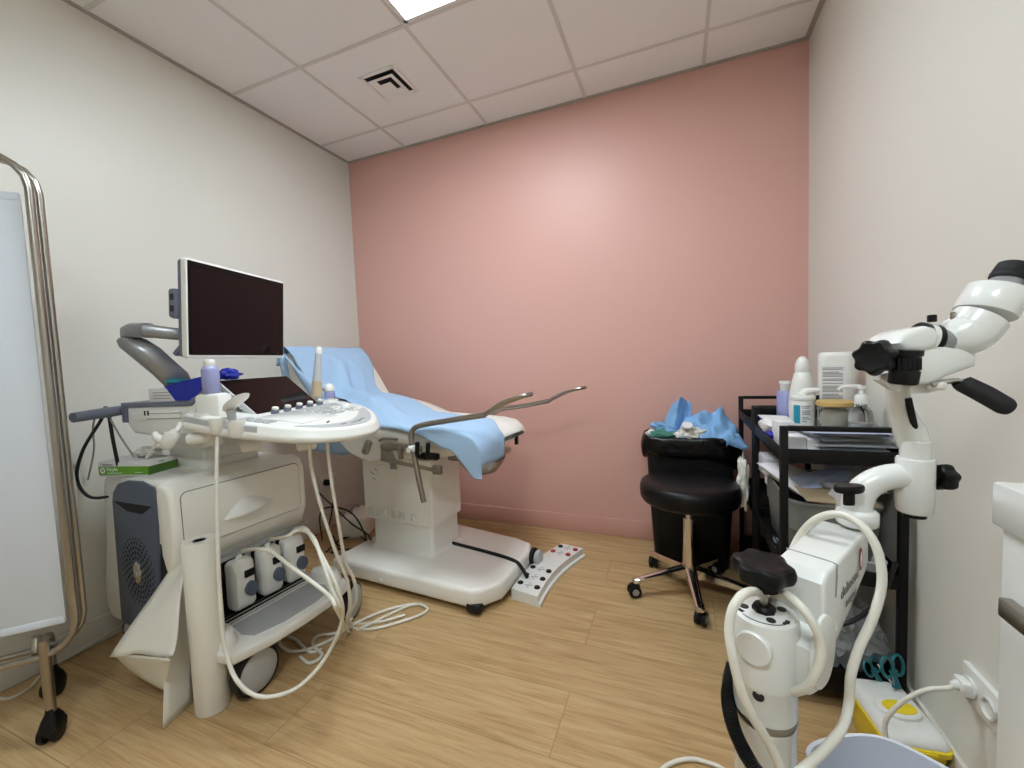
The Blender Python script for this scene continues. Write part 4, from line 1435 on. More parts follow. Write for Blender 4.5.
mr = MB().prism([(.028 * math.cos(a), .058 * math.sin(a)) for a in (2 * PI * k / 28 for k in range(28))], (2.615, -.655, ZT + .10), (.8, .5, 0), (-.12, 0, 1), .008, bev=.002)
tag(mr.build('hand_mirror', 'black'), 'black oval hand mirror standing behind the wooden lidded jar', 'mirror')
MB_ = MB().box((2.592, -.66, ZT + .075), (.03, .025, .09), .004)
tag(MB_.build('tube_carton', 'card'), 'narrow white carton between the tub and the black mirror', 'carton')
# packets in the near top tray
def pack(name, label, c, d, m_, rot=(0, 0, 0), cat='packet', group=None, bev=.004, pillow=False, extra=None):
    b = MB()
    if pillow:
        hx, hy, hz = d[0] / 2, d[1] / 2, d[2] / 2
        for sg in (1, -1):
            b.sheet(lambda u, v: ((u - .5) * 2 * hx, (v - .5) * 2 * hy, sg * hz * max(0, (math.sin(PI * u) * math.sin(PI * v))) ** .45 * (1 + .35 * noise.noise(Vector((u * 5 + c[0] * 9, v * 5, c[2] * 30)))) + sg * .0006), 14, 12)
    else:
        b.box((0, 0, 0), d, bev)
    if extra:
        extra(b)
    b.xform(Matrix.Translation(Vector(c)) @ Matrix.Rotation(rot[2], 4, 'Z') @ Matrix.Rotation(rot[0], 4, 'X') @ Matrix.Rotation(rot[1], 4, 'Y'))
    return tag(b.build(name, m_, ang=60), label, cat, group)
pack('flat_packet', 'flat blue and white film packet on top of the near trolley packets', (2.600, -.925, .803), (.20, .13, .010), 'bluepack', (0, 0, .05), pillow=True)
pack('flat_packet', 'flat white film packet lying against the right wall on the near trolley', (2.625, -.915, .796), (.17, .14, .010), 'card', (.03, .0, -.05), pillow=True)
for k in range(4):
    pack('instrument_packet', ('lowest', 'second lowest', 'second highest', 'topmost')[k] + ' clear instrument packet in the pile at the near trolley edge', (2.60 + .005 * k, -.86 + .004 * k, .7335 + .0155 * k), (.20 - .005 * k, .26, .017), 'trans', (0, 0, .05 * (k - 1)), pillow=True, group='clear instrument packets in the near tray')
pack('white_box', 'small white box at the left front corner of the near trolley tray', (2.478, -.925, .755), (.05, .06, .06), 'card', cat='carton', bev=.002)
pack('white_box', 'white box standing behind the near handle bar beside the blue wrapped roll', (2.468, -.83, .770), (.045, .07, .092), 'card', (0, 0, .1), cat='carton', bev=.002)
pack('beige_box', 'small pale box beside the white box in the near tray', (2.520, -.93, .752), (.032, .05, .054), 'warmwhite', cat='carton', bev=.002)
pack('wrapped_roll', 'white packet with dark blue printing at the left rim of the near trolley', (2.447, -.745, .782), (.05, .10, .05), 'card', (0, .35, .2), pillow=True)
pack('blue_packet', 'dark blue printed packet under the white one at the trolley rim', (2.452, -.77, .757), (.045, .09, .04), 'royal', (0, .2, .1), pillow=True)
pack('teal_carton', 'flat teal carton lying in the near trolley tray behind the white box', (2.478, -.70, .775), (.06, .09, .016), 'tealcard', (.1, 0, .3), cat='carton', bev=.001)
pack('envelope', 'white and blue envelope lying near the lavender bottle', (2.49, -.64, .790), (.10, .11, .008), 'card', (.15, .05, .2), pillow=True)
pack('envelope', 'dark blue film envelope under the far handle bar', (2.485, -.50, .772), (.10, .10, .010), 'royal', (.1, .1, .0), pillow=True)
# grey storage box in the middle of the near trolley
gb_ = thing('storage_box', 'grey plastic storage box on the middle shelf of the near trolley', 'storage box', (2.572, -.775, .3875))
b = MB()
secs = []
for k, z in ((.86, 0), (.88, .004), (.94, .10), (.95, .108), (.975, .110), (1.0, .195), (1.03, .196), (1.03, .204), (.98, .204), (.94, .14), (.84, .012)):
    secs.append([(x * k, y * k, z) for x, y in rrect(-.118, -.20, .118, .20, .05, 6)])
b.loft(secs)
b.build('box_body', 'greybin', gb_, ang=40)
MB().box((-.121, .13, .175), (.004, .035, .03), .002).build('tag_holder', 'card', gb_)
for k, (c, d, m_, r_, lb) in enumerate((
        ((2.515, -.80, .612), (.13, .26, .05), 'card', (.16, .1, .35), 'long white syringe packet sticking up on the left in the grey box'),
        ((2.575, -.87, .640), (.17, .08, .035), 'bluepack', (.25, -.2, .30), 'blue printed syringe packet on top of the grey box'),
        ((2.64, -.80, .640), (.13, .24, .06), 'trans', (.15, -.25, -.3), 'clear film packet leaning to the right in the grey box'),
        ((2.585, -.93, .603), (.19, .10, .035), 'beige', (.15, .06, .1), 'beige paper packet near the front of the grey box'),
        ((2.625, -.90, .625), (.16, .10, .03), 'trans', (-.1, .12, .35), 'thin clear packet lying across the grey box'))):
    pack('syringe_packet', lb, c, d, m_, r_, pillow=True)
pack('card_box', 'open white card tray at the front of the grey box', (2.600, -.955, .605), (.075, .05, .05), 'card', (.5, .2, .5), cat='carton', bev=.001)
pack('clear_box', 'pale translucent plastic box behind the left post of the near trolley', (2.480, -.62, .615), (.075, .11, .075), 'trans', (0, 0, .1), cat='box', bev=.006)
pc_ = ony(892, 548, -.93)
cu_ = thing('medicine_cup', 'small white paper cup with print on the middle shelf of the near trolley', 'cup', (2.665, -.965, .3875))
MB().lathe([(.0, .0), (.020, 0), (.021, .003), (.0275, .046), (.0285, .047), (.0285, .050), (.026, .050), (.0195, .004), (0, .003)], (0, 0, 0), Z3, 28).build('cup_body', 'card', cu_)
b = MB().lathe([(.0232, .018), (.0238, .018), (.0243, .021), (.0236, .021), (.0232, .018)], (0, 0, 0), Z3, 28)
b.build('printed_band', 'greyink', cu_)
bagsheet('plastic_bag', 'clear crumpled plastic bag on the bottom shelf, right of the microscope arm', (2.615, -.86, .175), (.095, .12, .11), 21, 'clear')
bagsheet('plastic_bag', 'small clear plastic bag hanging below the grey box at the left post', (2.462, -.80, .335), (.02, .07, .06), 22, 'clear')
bagsheet('syringe_bag', 'white film bag of syringes beside the clear bag on the bottom shelf', (2.53, -.87, .14), (.04, .09, .07), 23, 'trans')
cable('black_cord', 'black cord slanting across the near trolley behind the microscope arm', [(2.69, -1.024, .46), (2.66, -1.024, .36), (2.60, -1.024, .28), (2.52, -1.024, .24)], .006, 'bcable', 'cord')

# ------------------------------------------------------------------ colposcope
mc = thing('colposcope', 'white colposcope microscope on a round column with black star knobs and binocular head', 'microscope', (2.264, -1.728, 0))
def cw(b, *a, **k): return b.build(*a, world=True, **k)
cx_, cy_ = 2.264, -1.728
CC = Vector((cx_, cy_, 0))
b = MB().lathe([(.05, .04), (.05, .06), (.041, .07), (.041, .495), (.042, .498), (.042, .503)], CC, Z3, 40)
cw(b, 'column', 'gloss', mc)
b = MB().lathe([(.0425, .503), (.043, .505), (.043, .512), (.0425, .513)], CC, Z3, 40)
cw(b, 'steel_ring', 'steel', mc)
b = MB().lathe([(.042, .5135), (.0425, .516), (.0425, .560), (.0445, .564), (.045, .568), (.045, .655), (.043, .662), (.039, .664), (0, .664)], CC, Z3, 44)
dv = (dep(744, 655, .57) - CC); dv.z = 0; dv.normalize()
zb_ = dep(746, 658, .575).z
b.lathe([(.0235, .036), (.0235, .048), (.022, .0495), (0, .0495)], CC + Vector((0, 0, zb_)), dv, 28)
hd_ = cw(b, 'column_head', 'gloss', mc)
b = MB()
d3 = (dep(751, 709, .56) - CC); d3.z = 0; d3.normalize()
zs = dep(751, 709, .575).z
b.lathe([(.0075, .039), (.0075, .0435), (.005, .0435), (.005, .0425), (0, .0425)], CC + Vector((0, 0, zs)), d3, 20)
for k in range(10):
    a0 = math.radians(215 + 9.5 * k)
    a1 = a0 + math.radians(9.5)
    b.box(CC + Vector((.0365 * math.cos((a0 + a1) / 2), .0365 * math.sin((a0 + a1) / 2), .6644)), (.0012, .007, .0006), rot=(a0 + a1) / 2)
for a, s_ in ((200, .006), (318, .006), (308, .004)):
    a = math.radians(a)
    b.box(CC + Vector((.034 * math.cos(a), .034 * math.sin(a), .6644)), (s_, s_ * 1.4, .0006), rot=a + .4)
for a in (178, 280, 20):
    a = math.radians(a)
    b.lathe([(.0062, 0), (.0062, .0012), (0, .0012)], CC + Vector((.026 * math.cos(a), .026 * math.sin(a), .6638)), Z3, 14)
cw(b, 'cap_markings', 'ink', hd_)
# top star knob
def star(c, ax, r, h, lobes, ref=None):
    ax = Vector(ax).normalized()
    a = ax.orthogonal().normalized() if ref is None else Vector(ref)
    bb = ax.cross(a)
    n = lobes * 10
    L = []
    c = Vector(c)
    for k, z in ((.80, 0), (.95, .12), (1.0, .35), (1.0, .65), (.94, .9), (.80, 1.0), (.6, .95), (.3, .9), (.02, .89)):
        L.append([c + ax * (h * z) + (a * math.cos(t) + bb * math.sin(t)) * (r * k * (1 + (.09 * math.cos(lobes * t) if k > .5 else 0))) for t in (2 * PI * i / n for i in range(n))])
    return L
b = MB().loft(star(CC + Vector((-.002, 0, .714)), (.04, -.06, 1), .039, .026, 6))
b.lathe([(.014, -.015), (.020, -.012), (.020, .004)], CC + Vector((0, 0, .710)), Z3, 24)
kn_ = cw(b, 'star_knob', 'black', mc)
cw(MB().cyl(CC + Vector((0, 0, .668)), CC + Vector((0, 0, .71)), .0055, 14), 'spindle', 'steel', kn_)
cw(MB().lathe([(.016, 0), (.016, .006), (.012, .010), (0, .010)], CC + Vector((0, 0, .663)), Z3, 8), 'nut', 'black', kn_)
# spring arm
ah = math.radians(57.4)
au = Vector((math.cos(ah), math.sin(ah), 0))
an = Vector((-au.y, au.x, 0))            # to the left seen from the column
AN = Vector((2.293, -1.733, -.012))
sidep = [(.034, .655), (.036, .722), (.050, .736), (.225, .749), (.236, .744), (.240, .733), (.238, .694), (.228, .680), (.075, .608), (.045, .582), (.015, .572), (-.012, .580), (-.018, .60), (-.018, .650)]
b = MB().prism(sidep, AN + an * .034, au, Z3, .068, bev=.006, seg=3)
arm = cw(b, 'spring_arm', 'gloss', mc)
b = MB()
b.lathe([(.052, 0), (.052, .004), (.048, .006), (0, .006)], AN + au * .022 - an * .034 + Vector((0, 0, .632)), -an, 40, 1.0, .80, ref=Z3)
cw(b, 'hinge_cover', 'white', arm)
o_ = AN - an * .0348
b = MB()
b.m(0).text('delmont', .025, o_ + au * .100 + Vector((0, 0, .676)), au + Vector((0, 0, .12)), Z3, .0004)
b.text('imaging', .0165, o_ + au * .122 + Vector((0, 0, .656)), au + Vector((0, 0, .12)), Z3, .0004)
b.m(1)
b.prism([(.008 * math.cos(a), .019 * math.sin(a)) for a in (2 * PI * k / 20 for k in range(20))], o_ + au * .192 + Vector((0, 0, .712)), au, Z3, .0006)
b.m(2).prism([(.004 * math.cos(a), .013 * math.sin(a)) for a in (2 * PI * k / 20 for k in range(20))], o_ + au * .192 + Vector((0, 0, .712)) - an * .0004, au, Z3, .0006)
cw(b, 'lettering', ['greyink', 'redink', 'white'], arm)
# panel line cover on top
b = MB().tube([AN + au * .085 + an * .034 + Vector((0, 0, .7385)), AN + au * .085 - an * .028 + Vector((0, 0, .7385)), AN + au * .082 - an * .0345 + Vector((0, 0, .73)), AN + au * .078 - an * .0345 + Vector((0, 0, .69))], .0013, 6)
cw(b, 'joint_line', 'mgrey', arm)
# far joint, T knob and curved neck
b = MB()
jc = dep(857, 516, .725)
b.cyl(jc - Vector((0, 0, .015)), jc + Vector((0, 0, .012)), .030, 24, .004)
b.tube([dep(857, 516, .73), dep(857, 503, .73), dep(864, 489, .728), dep(878, 480, .722), dep(895, 476, .715), dep(910, 477, .71)], [.024, .0225, .0215, .021, .021, .021], 20)
nk = cw(b, 'curved_neck', 'gloss', mc, ang=60)
kc = dep(849, 499, .70)
b = MB().lathe([(.009, 0), (.0095, .002), (.0095, .020), (.022, .022), (.0245, .026), (.0245, .031), (.022, .034), (0, .034)], kc - Vector((0, 0, .010)), (.0, 0, 1), 20, 1.0, .55, ref=RT)
cw(b, 'locking_knob', 'black', mc)
b = MB()
r0 = dep(914.5, 500, .71)
rz = [dep(914, v, .71).z for v in (512, 504, 503, 457, 440)]
b.lathe([(.0225, rz[0]), (.0245, rz[0] + .003), (.0245, rz[1]), (.0255, rz[1] + .002), (.0255, rz[3] - .003), (.024, rz[3]), (.0205, rz[3]), (.0205, rz[4])], Vector((r0.x, r0.y, 0)), Z3, 36)
cw(b, 'riser_block', 'gloss', mc)
b = MB().cyl(Vector((r0.x, r0.y, rz[0] - .008)), Vector((r0.x, r0.y, rz[0])), .016, 16)
cw(b, 'riser_pin', 'black', mc)
kk = dep(931, 477, .70)
b = MB().loft(star(dep(936, 477, .70), RT, .0215, .022, 6))
b.cyl(kk - RT * .02, kk + RT * .012, .008)
cw(b, 'side_knob', 'black', mc)
b = MB().tube([dep(914, 444, .71), dep(909, 430, .71), dep(902, 412, .71), dep(898, 395, .705), dep(898, 380, .70)], [.0225, .022, .0165, .0155, .0155], 18)
b.box(dep(905, 383, .70), (.03, .05, .02), .006, rot=math.radians(-22))
cw(b, 'head_neck', 'gloss', mc, ang=60)
b = MB().tube([dep(908, 398, .69), dep(911, 412, .69), dep(915, 430, .695)], .005)
cw(b, 'light_cable', 'black', mc)
# head
HR = Matrix(((RT.x, FW.x, UP.x), (RT.y, FW.y, UP.y), (RT.z, FW.z, UP.z)))     # local axes of the head: across, away, up
def hb(b, u, v, t, d, bev=.006, tw=0.0):
    b.box(dep(u, v, t), d, bev, rot=HR @ Matrix.Rotation(tw, 3, 'Y'), seg=3)
def P3(u, v, t): return dep(u, v, t)
def slab(b, outline_, t0, t1, bev=.006):
    """closed picture outline between two depths, as a solid"""
    o_ = dep(outline_[0][0], outline_[0][1], t0)
    pts = []
    for (u, v) in outline_:
        p = dep(u, v, (t0 + t1) / 2) - dep(512, 384, (t0 + t1) / 2)
        pts.append((p.dot(RT), p.dot(UP)))
    b.prism(pts, dep(512, 384, t1) , RT, UP, t1 - t0, bev=bev, seg=3)
b = MB()
slab(b, [(879, 345), (885, 336), (894, 331), (907, 328), (916, 330), (920, 338), (918, 348), (905, 353), (886, 354)], .64, .71, .010)
slab(b, [(893, 352), (925, 346), (945, 350), (958, 356), (957, 367), (930, 377), (914, 385), (890, 383)], .645, .705, .008)
slab(b, [(876, 374), (890, 371), (898, 380), (898, 392), (890, 389), (876, 380)], .668, .684, .003)
mh = cw(b, 'microscope_head', 'gloss', mc)
b = MB()
b.lathe([(.022, -.008), (.0245, -.006), (.0245, .001), (.023, .0015)], dep(921, 338, .668), RT * 1 - UP * .2 - FW * .1, 32)
b.lathe([(.023, .010), (.0245, .0105), (.0245, .018), (.022, .020)], dep(921, 338, .668), RT * 1 - UP * .2 - FW * .1, 32)
b.m(1).lathe([(.0238, .0005), (.0242, .001), (.0242, .0105), (.0238, .011)], dep(921, 338, .668), RT * 1 - UP * .2 - FW * .1, 32)
cw(b, 'focus_ring', ['black', 'gloss'], mh)
b = MB().lathe([(.0215, 0), (.0215, .014), (.020, .016)], dep(934, 341, .665), RT * 1 - UP * .2, 32)
cw(b, 'metal_collar', 'silver', mh)
b = MB()
b.lathe([(.0165, -.026), (.018, -.024), (.0185, -.006), (.0165, -.004), (.0165, .016), (.019, .018), (.019, .026)], dep(905, 367, .635), UP - FW * .15, 28)
for k in range(18):
    a = 2 * PI * k / 18
    ax_ = (UP - FW * .15).normalized()
    e1 = RT
    e2 = ax_.cross(e1).normalized()
    b.box(dep(905, 367, .635) + ax_ * .006 + (e1 * math.cos(a) + e2 * math.sin(a)) * .0168, (.002, .002, .018))
cw(b, 'objective_grip', 'black', mh)
b = MB().loft(star(dep(879, 358, .65), -RT * .9 - FW * .45 + UP * .05, .0265, .024, 7))
b.cyl(dep(886, 357, .655), dep(880, 358, .65), .009)
cw(b, 'focus_knob', 'black', mh)
MBk = MB().cyl(dep(932, 322, .67), dep(932, 315, .67), .006, 14, .001)
cw(MBk, 'stop_knob', 'black', mh)
MBk = MB().cyl(dep(953, 322, .66), dep(953, 312, .66), .0035, 10, .001)
cw(MBk, 'set_screw', 'steel', mh)
# binocular tube: cone, elbow, prism housing, eyepieces
b = MB()
e0, e1, e2, e3, e4 = dep(938, 341, .67), dep(952, 338, .665), dep(968, 332, .66), dep(981, 318, .655), dep(997, 291, .65)
b.tube([e0, e1, e2, e3], [.019, .026, .033, .0345, .034], 32, per=8)
b.lathe([(.0335, -.018), (.0345, -.016), (.0345, .020), (.033, .023)], e3.lerp(e4, .55), (e4 - e3), 36, 1.0, 1.15, ref=RT)
bn_ = cw(b, 'binocular_tube', 'gloss', mh, ang=50)
axe = (dep(1015, 258, .645) - dep(996, 300, .65)).normalized()
for off in (0, 1):
    sh = (RT * .048 - FW * .036) * off
    q = dep(1002, 292, .645) + sh
    b = MB().lathe([(.0235, -.004), (.0245, .0), (.0235, .003), (.020, .016), (.019, .019)], q, axe, 32)
    ep = cw(b, 'eyepiece', 'silver', bn_)
    b = MB().lathe([(.0205, .019), (.0215, .021), (.0215, .027), (.020, .029), (.0205, .032), (.018, .044), (.015, .046), (.013, .04), (0, .04)], q, axe, 32)
    cw(b, 'eye_cup', 'rubber', ep)
# handle
b = MB()
slab(b, [(906, 387), (926, 380), (940, 379), (941, 389), (926, 393), (907, 394)], .662, .674, .002)
b.lathe([(.0065, 0), (.0065, .018), (.005, .02)], dep(930, 386, .655), -FW + RT * .2, 18)
hg = cw(b, 'handle_bracket', 'white', mc)
b = MB().tube([dep(932, 385, .645), dep(946, 382, .64), dep(958, 381, .635), dep(968, 386, .63)], .0042, 10)
cw(b, 'handle_rod', 'steel', hg)
b = MB().tube([dep(961, 382, .632), dep(964, 384, .63), dep(984, 394, .615), dep(1005, 406, .60), dep(1011, 409, .597)], [.010, .0128, .0135, .0130, .009], 20)
cw(b, 'handle_grip', 'rubber', hg)
# foot of the stand
for k in range(5):
    a = math.radians(67 + 72 * k)
    d = Vector((math.cos(a), math.sin(a), 0))
    n_ = Vector((-d.y, d.x, 0))
    secs = []
    for r_, hw, z0, z1 in ((.03, .028, .045, .085), (.12, .024, .045, .075), (.25, .02, .05, .068), (.265, .012, .052, .064)):
        secs.append([CC + d * r_ + n_ * y + Vector((0, 0, z)) for y, z in ((-hw, z0), (hw, z0), (hw, z1), (-hw, z1))])
    lg = cw(MB().loft(secs), 'base_leg', 'gloss', mc)
    b = MB()
    for dd_ in (-.01, .01):
        b.lathe([(.018, -.008), (.025, -.006), (.025, .006), (.018, .008)], CC + d * .25 + n_ * dd_ + Vector((0, 0, .025)), n_, 20)
    b.cyl(CC + d * .25 + Vector((0, 0, .03)), CC + d * .25 + Vector((0, 0, .052)), .008)
    cw(b, 'caster', 'black', lg)
# its hoses
b = MB().tube([dep(768, 600, .66), dep(757, 592, .60), dep(744, 594, .565), dep(733, 608, .555), dep(729, 630, .55), dep(733, 658, .54), dep(741, 690, .535), dep(752, 715, .535), dep(768, 742, .54), dep(784, 775, .54)], .0060, 14)
cw(b, 'hose', 'cable', mc, label='white cable round the left of the column')
b = MB().tube([dep(769, 600, .66), dep(783, 594, .60), dep(797, 603, .57), dep(812, 622, .555), dep(821, 645, .55), dep(818, 668, .55), dep(806, 687, .56), dep(794, 692, .58)], .0060, 14)
cw(b, 'hose', 'cable', mc, label='white cable round the right of the column')
b = MB().tube([dep(790, 556, .72), dep(800, 536, .72), dep(815, 520, .70), dep(836, 514, .675), dep(856, 521, .65), dep(873, 540, .63), dep(881, 565, .62), dep(881, 590, .615), dep(872, 620, .61), dep(859, 648, .605), dep(851, 675, .60), dep(849, 702, .60), dep(843, 726, .585), dep(826, 748, .57), dep(803, 769, .55), dep(775, 790, .56)], .0062, 14)
cw(b, 'hose', 'cable', mc, label='long white cable looping over the arm and down to the column')
pts = smooth_path([dep(733, 664, .66), dep(728, 690, .65), dep(731, 718, .62), dep(741, 745, .595), dep(757, 772, .57), dep(780, 800, .56)], 26)
rad = [(.0105 if i % 2 else .0085) for i in range(len(pts))]
b = MB().tube(pts, rad, 14, smooth=False)
cw(b, 'corrugated_hose', 'rubber', mc, label='black corrugated hose', ang=80)
cable('floor_cable', 'white cable lying on the floor at the foot of the microscope column', [onz(640, 800, .006), onz(660, 772, .006), onz(672, 763, .006), onz(690, 759, .006), onz(706, 762, .006), onz(724, 770, .006), onz(742, 790, .006)], .0055, 'cable')

# ------------------------------------------------------------------ sharps box and scissors
sb = thing('sharps_box', 'yellow sharps box with a white lid on the floor at the trolley end', 'sharps box', (2.652, -1.128, 0), math.radians(8))
b = MB()
secs = []
for k, z in ((.82, 0), (.84, .003), (.97, .088), (1.04, .090), (1.05, .094), (1.05, .102), (1.02, .104)):
    secs.append([(x * k, y * k, z) for x, y in rrect(-.066, -.096, .066, .096, .022, 5)])
b.loft(secs)
b.box((0, -.1005, .094), (.06, .006, .012), .002)
b.build('box_body', 'yellow', sb)
b = MB()
secs = []
for k, z in ((1.0, .103), (1.0, .108), (.93, .118), (.80, .127), (.75, .128)):
    secs.append([(x * k, y * k + (.0 if z < .12 else .01), z) for x, y in rrect(-.066, -.096, .066, .096, .022, 5)])
b.loft(secs)
b.loft([[(.0 + .047 * k * math.cos(a), -.012 + .036 * k * math.sin(a), z) for a in (2 * PI * j / 28 for j in range(28))] for k, z in ((1.05, .124), (1.0, .134), (.92, .136), (.80, .136))])
ld = b.build('lid', 'white', sb, label='white lid')
MB().lathe([(.0, .1362), (.036, .1362), (.036, .1378), (.034, .1382), (0, .1382)], (.002, -.014, 0), Z3, 28, 1.0, .62).build('lid_flap', 'yellow', ld, label='yellow oval flap')
def scissors(label, base, ax, wd_, s=1.0):
    t = thing('scissors', label, 'scissors', base)
    ax = Vector(ax).normalized()
    wd_ = Vector(wd_)
    wd_ = (wd_ - ax * wd_.dot(ax)).normalized()
    nn = ax.cross(wd_)
    def q(a, w_, n_=0): return ax * (a * s) + wd_ * (w_ * s) + nn * (n_ * s)
    b = MB()
    b.loft([[q(-.005, -.006, -.001), q(-.005, .006, -.001), q(-.005, .006, .001), q(-.005, -.006, .001)], [q(.04, -.006, -.001), q(.04, .006, -.001), q(.04, .006, .001), q(.04, -.006, .001)]])
    b.build('blade', 'steel', t)
    for sg in (1, -1):
        L = [q(.034 + .020 * (1 - math.cos(a)), sg * (.015 + .0145 * math.sin(a)), 0) for a in (2 * PI * k / 18 for k in range(18))]
        b = MB().tube(L, .0032 * s, 8, closed=True, smooth=False)
        b.tube([q(.012, -sg * .003, sg * .002), q(.03, sg * .001, sg * .001), q(.046, sg * .008, 0)], [.005 * s, .0048 * s, .0035 * s], 8)
        b.build('handle', 'teal', t)
sv = RT * .9 + FW * .2
scissors('larger pair of teal handled scissors stuck in the sharps box lid', onz(898, 694, .118), UP * .85 + RT * -.05 + FW * .15, sv, 1.25)
scissors('smaller pair of teal handled scissors left of the larger pair', onz(882, 686, .116), UP * .8 + FW * .2 - RT * .3, sv, .95)
o_ = MB().tube([onz(897, 690, .118), onz(897, 690, .118) + UP * .055 - RT * .034 + FW * .02], .0022, 8, smooth=False)
tag(o_.build('swab_stick', 'white'), 'thin white swab stick leaning beside the teal scissors', 'swab')

# ------------------------------------------------------------------ white waste basket
wk = thing('waste_basket', 'open white plastic waste basket in front of the yellow sharps box', 'waste basket', (2.505, -1.560, 0), math.radians(3))
def bk(k, z, wav):
    pts = []
    for j in range(72):
        a = 2 * PI * j / 72
        x, y = .134 * math.cos(a), .105 * math.sin(a)
        e = 1 / (abs(math.cos(a)) ** 3 + abs(math.sin(a)) ** 3) ** (1 / 3)
        zz = z + wav * (.5 + .5 * math.cos(4 * (a - PI / 2))) * (.022) - wav * .012
        pts.append((x * e * k, y * e * k, zz))
    return pts
b = MB().loft([bk(.80, 0, 0), bk(.82, .004, 0), bk(1.0, .272, 1), bk(1.035, .274, 1), bk(1.045, .278, 1), bk(1.035, .282, 1), bk(.985, .281, 1), bk(.80, .02, 0)])
b.build('basket_body', 'whitebin', wk, ang=50)

# ------------------------------------------------------------------ cabinet at the right edge
cbn = thing('cabinet', 'white cabinet with a steel bar handle along the right wall', 'cabinet', (2.62, -2.67, 0))
x0, y1, y0 = 2.506, -1.752, -3.62
def cl(x, y, z): return Vector((x - 2.62, y + 2.67, z))
b = MB()
b.box(cl((x0 + .02 + RW - .005) / 2, (y0 + y1) / 2, .455), (RW - .005 - x0 - .02, y1 - y0, .75), .002)
b.box(cl((x0 + .06 + RW - .005) / 2, (y0 + y1) / 2, .04), (RW - .005 - x0 - .06, y1 - y0 - .02, .08))
b.build('carcass', 'gloss', cbn)
nd = 4
wd4 = (y1 - y0) / nd
for k in range(nd):
    ya = y1 - wd4 * (k + .5)
    d_ = MB().box(cl(x0 + .011, ya, .455), (.018, wd4 - .003, .75), .0015).build('door', 'gloss', cbn)
    if True:
        zh = .752
        b = MB().box(cl(x0 - .018, y1 - wd4 * k - .045 - wd4 * .34, zh), (.012, wd4 * .68, .022), .002)
        b.box(cl(x0 - .008, y1 - wd4 * k - .075, zh), (.022, .012, .014)).box(cl(x0 - .008, y1 - wd4 * k - wd4 * .62, zh), (.022, .012, .014))
        b.build('handle', 'steel', d_)
tag(MB().box(((x0 - .006 + RW - .004) / 2, (y0 + y1) / 2 + .002, .8565), (RW - .004 - x0 + .006, y1 - y0 + .004, .052), .003).build('worktop', 'gloss'), 'thick white worktop lying on the white cabinet', 'worktop')

# ------------------------------------------------------------------ sockets
ro = onx(983, 694, RW)
so = thing('wall_socket', 'white wall socket low on the right wall beside the cabinet', 'socket', (RW, -1.295, .305))
MB().box((-.006, 0, 0), (.012, .125, .080), .003).build('plate', 'white', so)
b = MB()
for y in (-.035, .035):
    b.lathe([(.020, 0), (.022, .004), (.022, .006), (.018, .006), (.017, .001), (0, .001)], (-.012, y * .85, 0), (-1, 0, 0), 24)
b.build('socket_ring', 'white', so)
plg = thing('power_plug', 'white plug with a white cord in the socket on the right wall', 'plug', (RW - .014, -1.265, .305))
MB().box((-.010, 0, 0), (.022, .036, .03), .005).tube([(-.018, 0, 0), (-.026, -.004, .001), (-.034, -.010, .002)], [.012, .009, .0055], 12).build('plug_body', 'white', plg)
pw = [Vector((RW - .046, -1.274, .307)), ony(948, 688, -1.275), ony(926, 690, -1.275), ony(905, 700, -1.272), ony(890, 714, -1.27), ony(885, 724, -1.27), ony(886, 740, -1.275)]
b = MB().tube(pw, .005, 12)
b.build('cord', 'cable', plg, world=True)
lo_ = thing('wall_socket', 'white double wall socket on the left wall behind the machine', 'socket', (0, -.375, .305))
MB().box((.006, 0, 0), (.012, .15, .085), .003).build('plate', 'white', lo_)
b = MB()
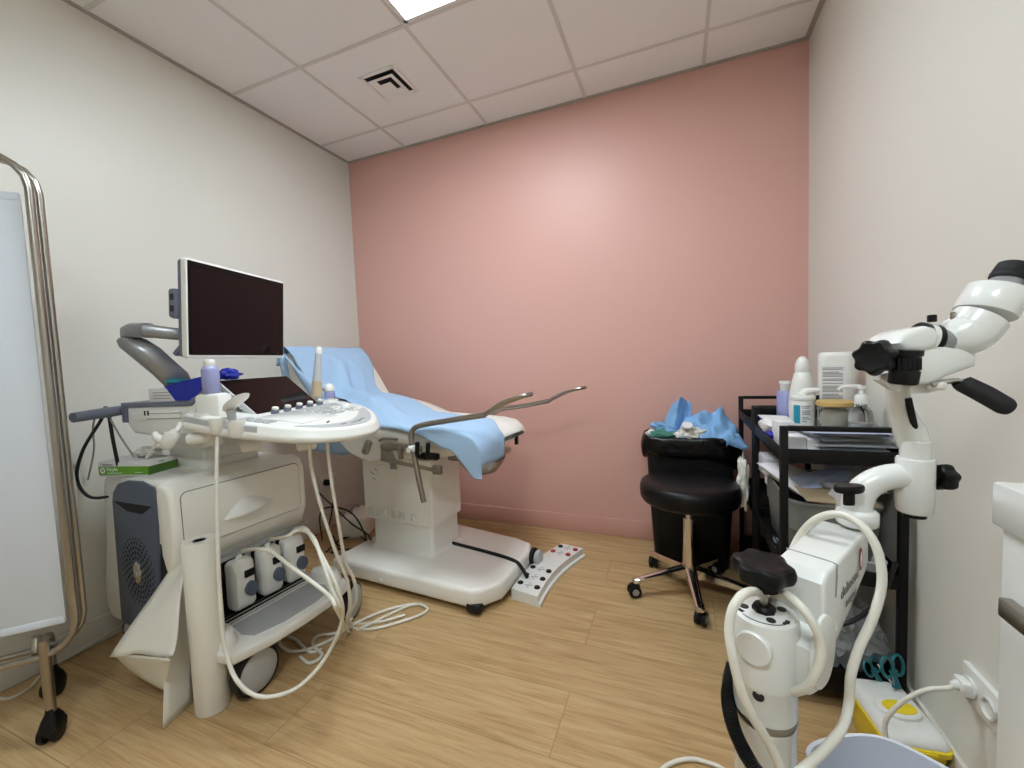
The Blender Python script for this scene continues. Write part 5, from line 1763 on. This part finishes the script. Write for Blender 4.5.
for y in (-.035, .035):
    b.lathe([(.022, 0), (.024, .004), (.024, .006), (.02, .006), (.019, .001), (0, .001)], (.012, y, 0), (1, 0, 0), 24)
b.build('socket_ring', 'white', lo_)
pg = thing('power_plug', 'black plug in the socket on the left wall', 'plug', (.014, -.41, .305))
MB().lathe([(.02, 0), (.021, .004), (.019, .03), (.010, .045), (.006, .05)], (0, 0, 0), X3, 20).build('plug_body', 'black', pg)
b = MB().tube([(.06, -.41, .302), (.08, -.405, .27), (.07, -.41, .18), (.06, -.42, .10), (.07, -.46, .03), (.10, -.5, .008)], .0045, 8)
b.build('cord', 'bcable', pg, world=True)
dv_ = thing('power_unit', 'pale grey moulded power unit on the floor behind the chair base', 'power unit', (.27, -.40, 0), math.radians(20))
MB().box((0, 0, .075), (.17, .24, .13), .03, seg=4).box((.0, 0, .008), (.14, .2, .016), .004).build('housing', 'warmwhite', dv_)
MB().tube([(-.03, -.06, .138), (-.03, -.03, .165), (-.03, .04, .165), (-.03, .07, .138)], .008, 10).build('carry_handle', 'mgrey', dv_)
for k, pts in enumerate((
        [dep(318, 492, 2.55), dep(335, 508, 2.45), dep(352, 524, 2.3), dep(368, 535, 2.2), onz(372, 548, .006), onz(355, 552, .006), onz(338, 545, .006), onz(333, 536, .006)],
        [onz(322, 540, .006), dep(320, 515, 2.3), dep(330, 507, 2.33), dep(350, 512, 2.3), dep(362, 528, 2.25), onz(366, 546, .02), onz(350, 556, .006), onz(331, 552, .006)],
        [onz(326, 552, .015), onz(340, 540, .015), onz(358, 536, .015), onz(366, 543, .015), onz(352, 549, .015), onz(338, 549, .015)])):
    cable('tangled_cord', ('black cord running down from the left wall socket to the floor', 'black cord bowed round the power unit on the floor', 'small coil of black cord on the floor beside the power unit')[k], pts, .0045, 'bcable', 'cord')
cable('wall_cable', 'thin white cable along the foot of the left wall behind the privacy screen', [Vector((.03, -1.42, .05)), Vector((.02, -1.62, .014)), Vector((.03, -1.72, .008)), Vector((.10, -1.80, .008)), Vector((.12, -1.87, .05)), Vector((.03, -1.92, .20)), Vector((.02, -1.93, .34))], .004, 'cable')
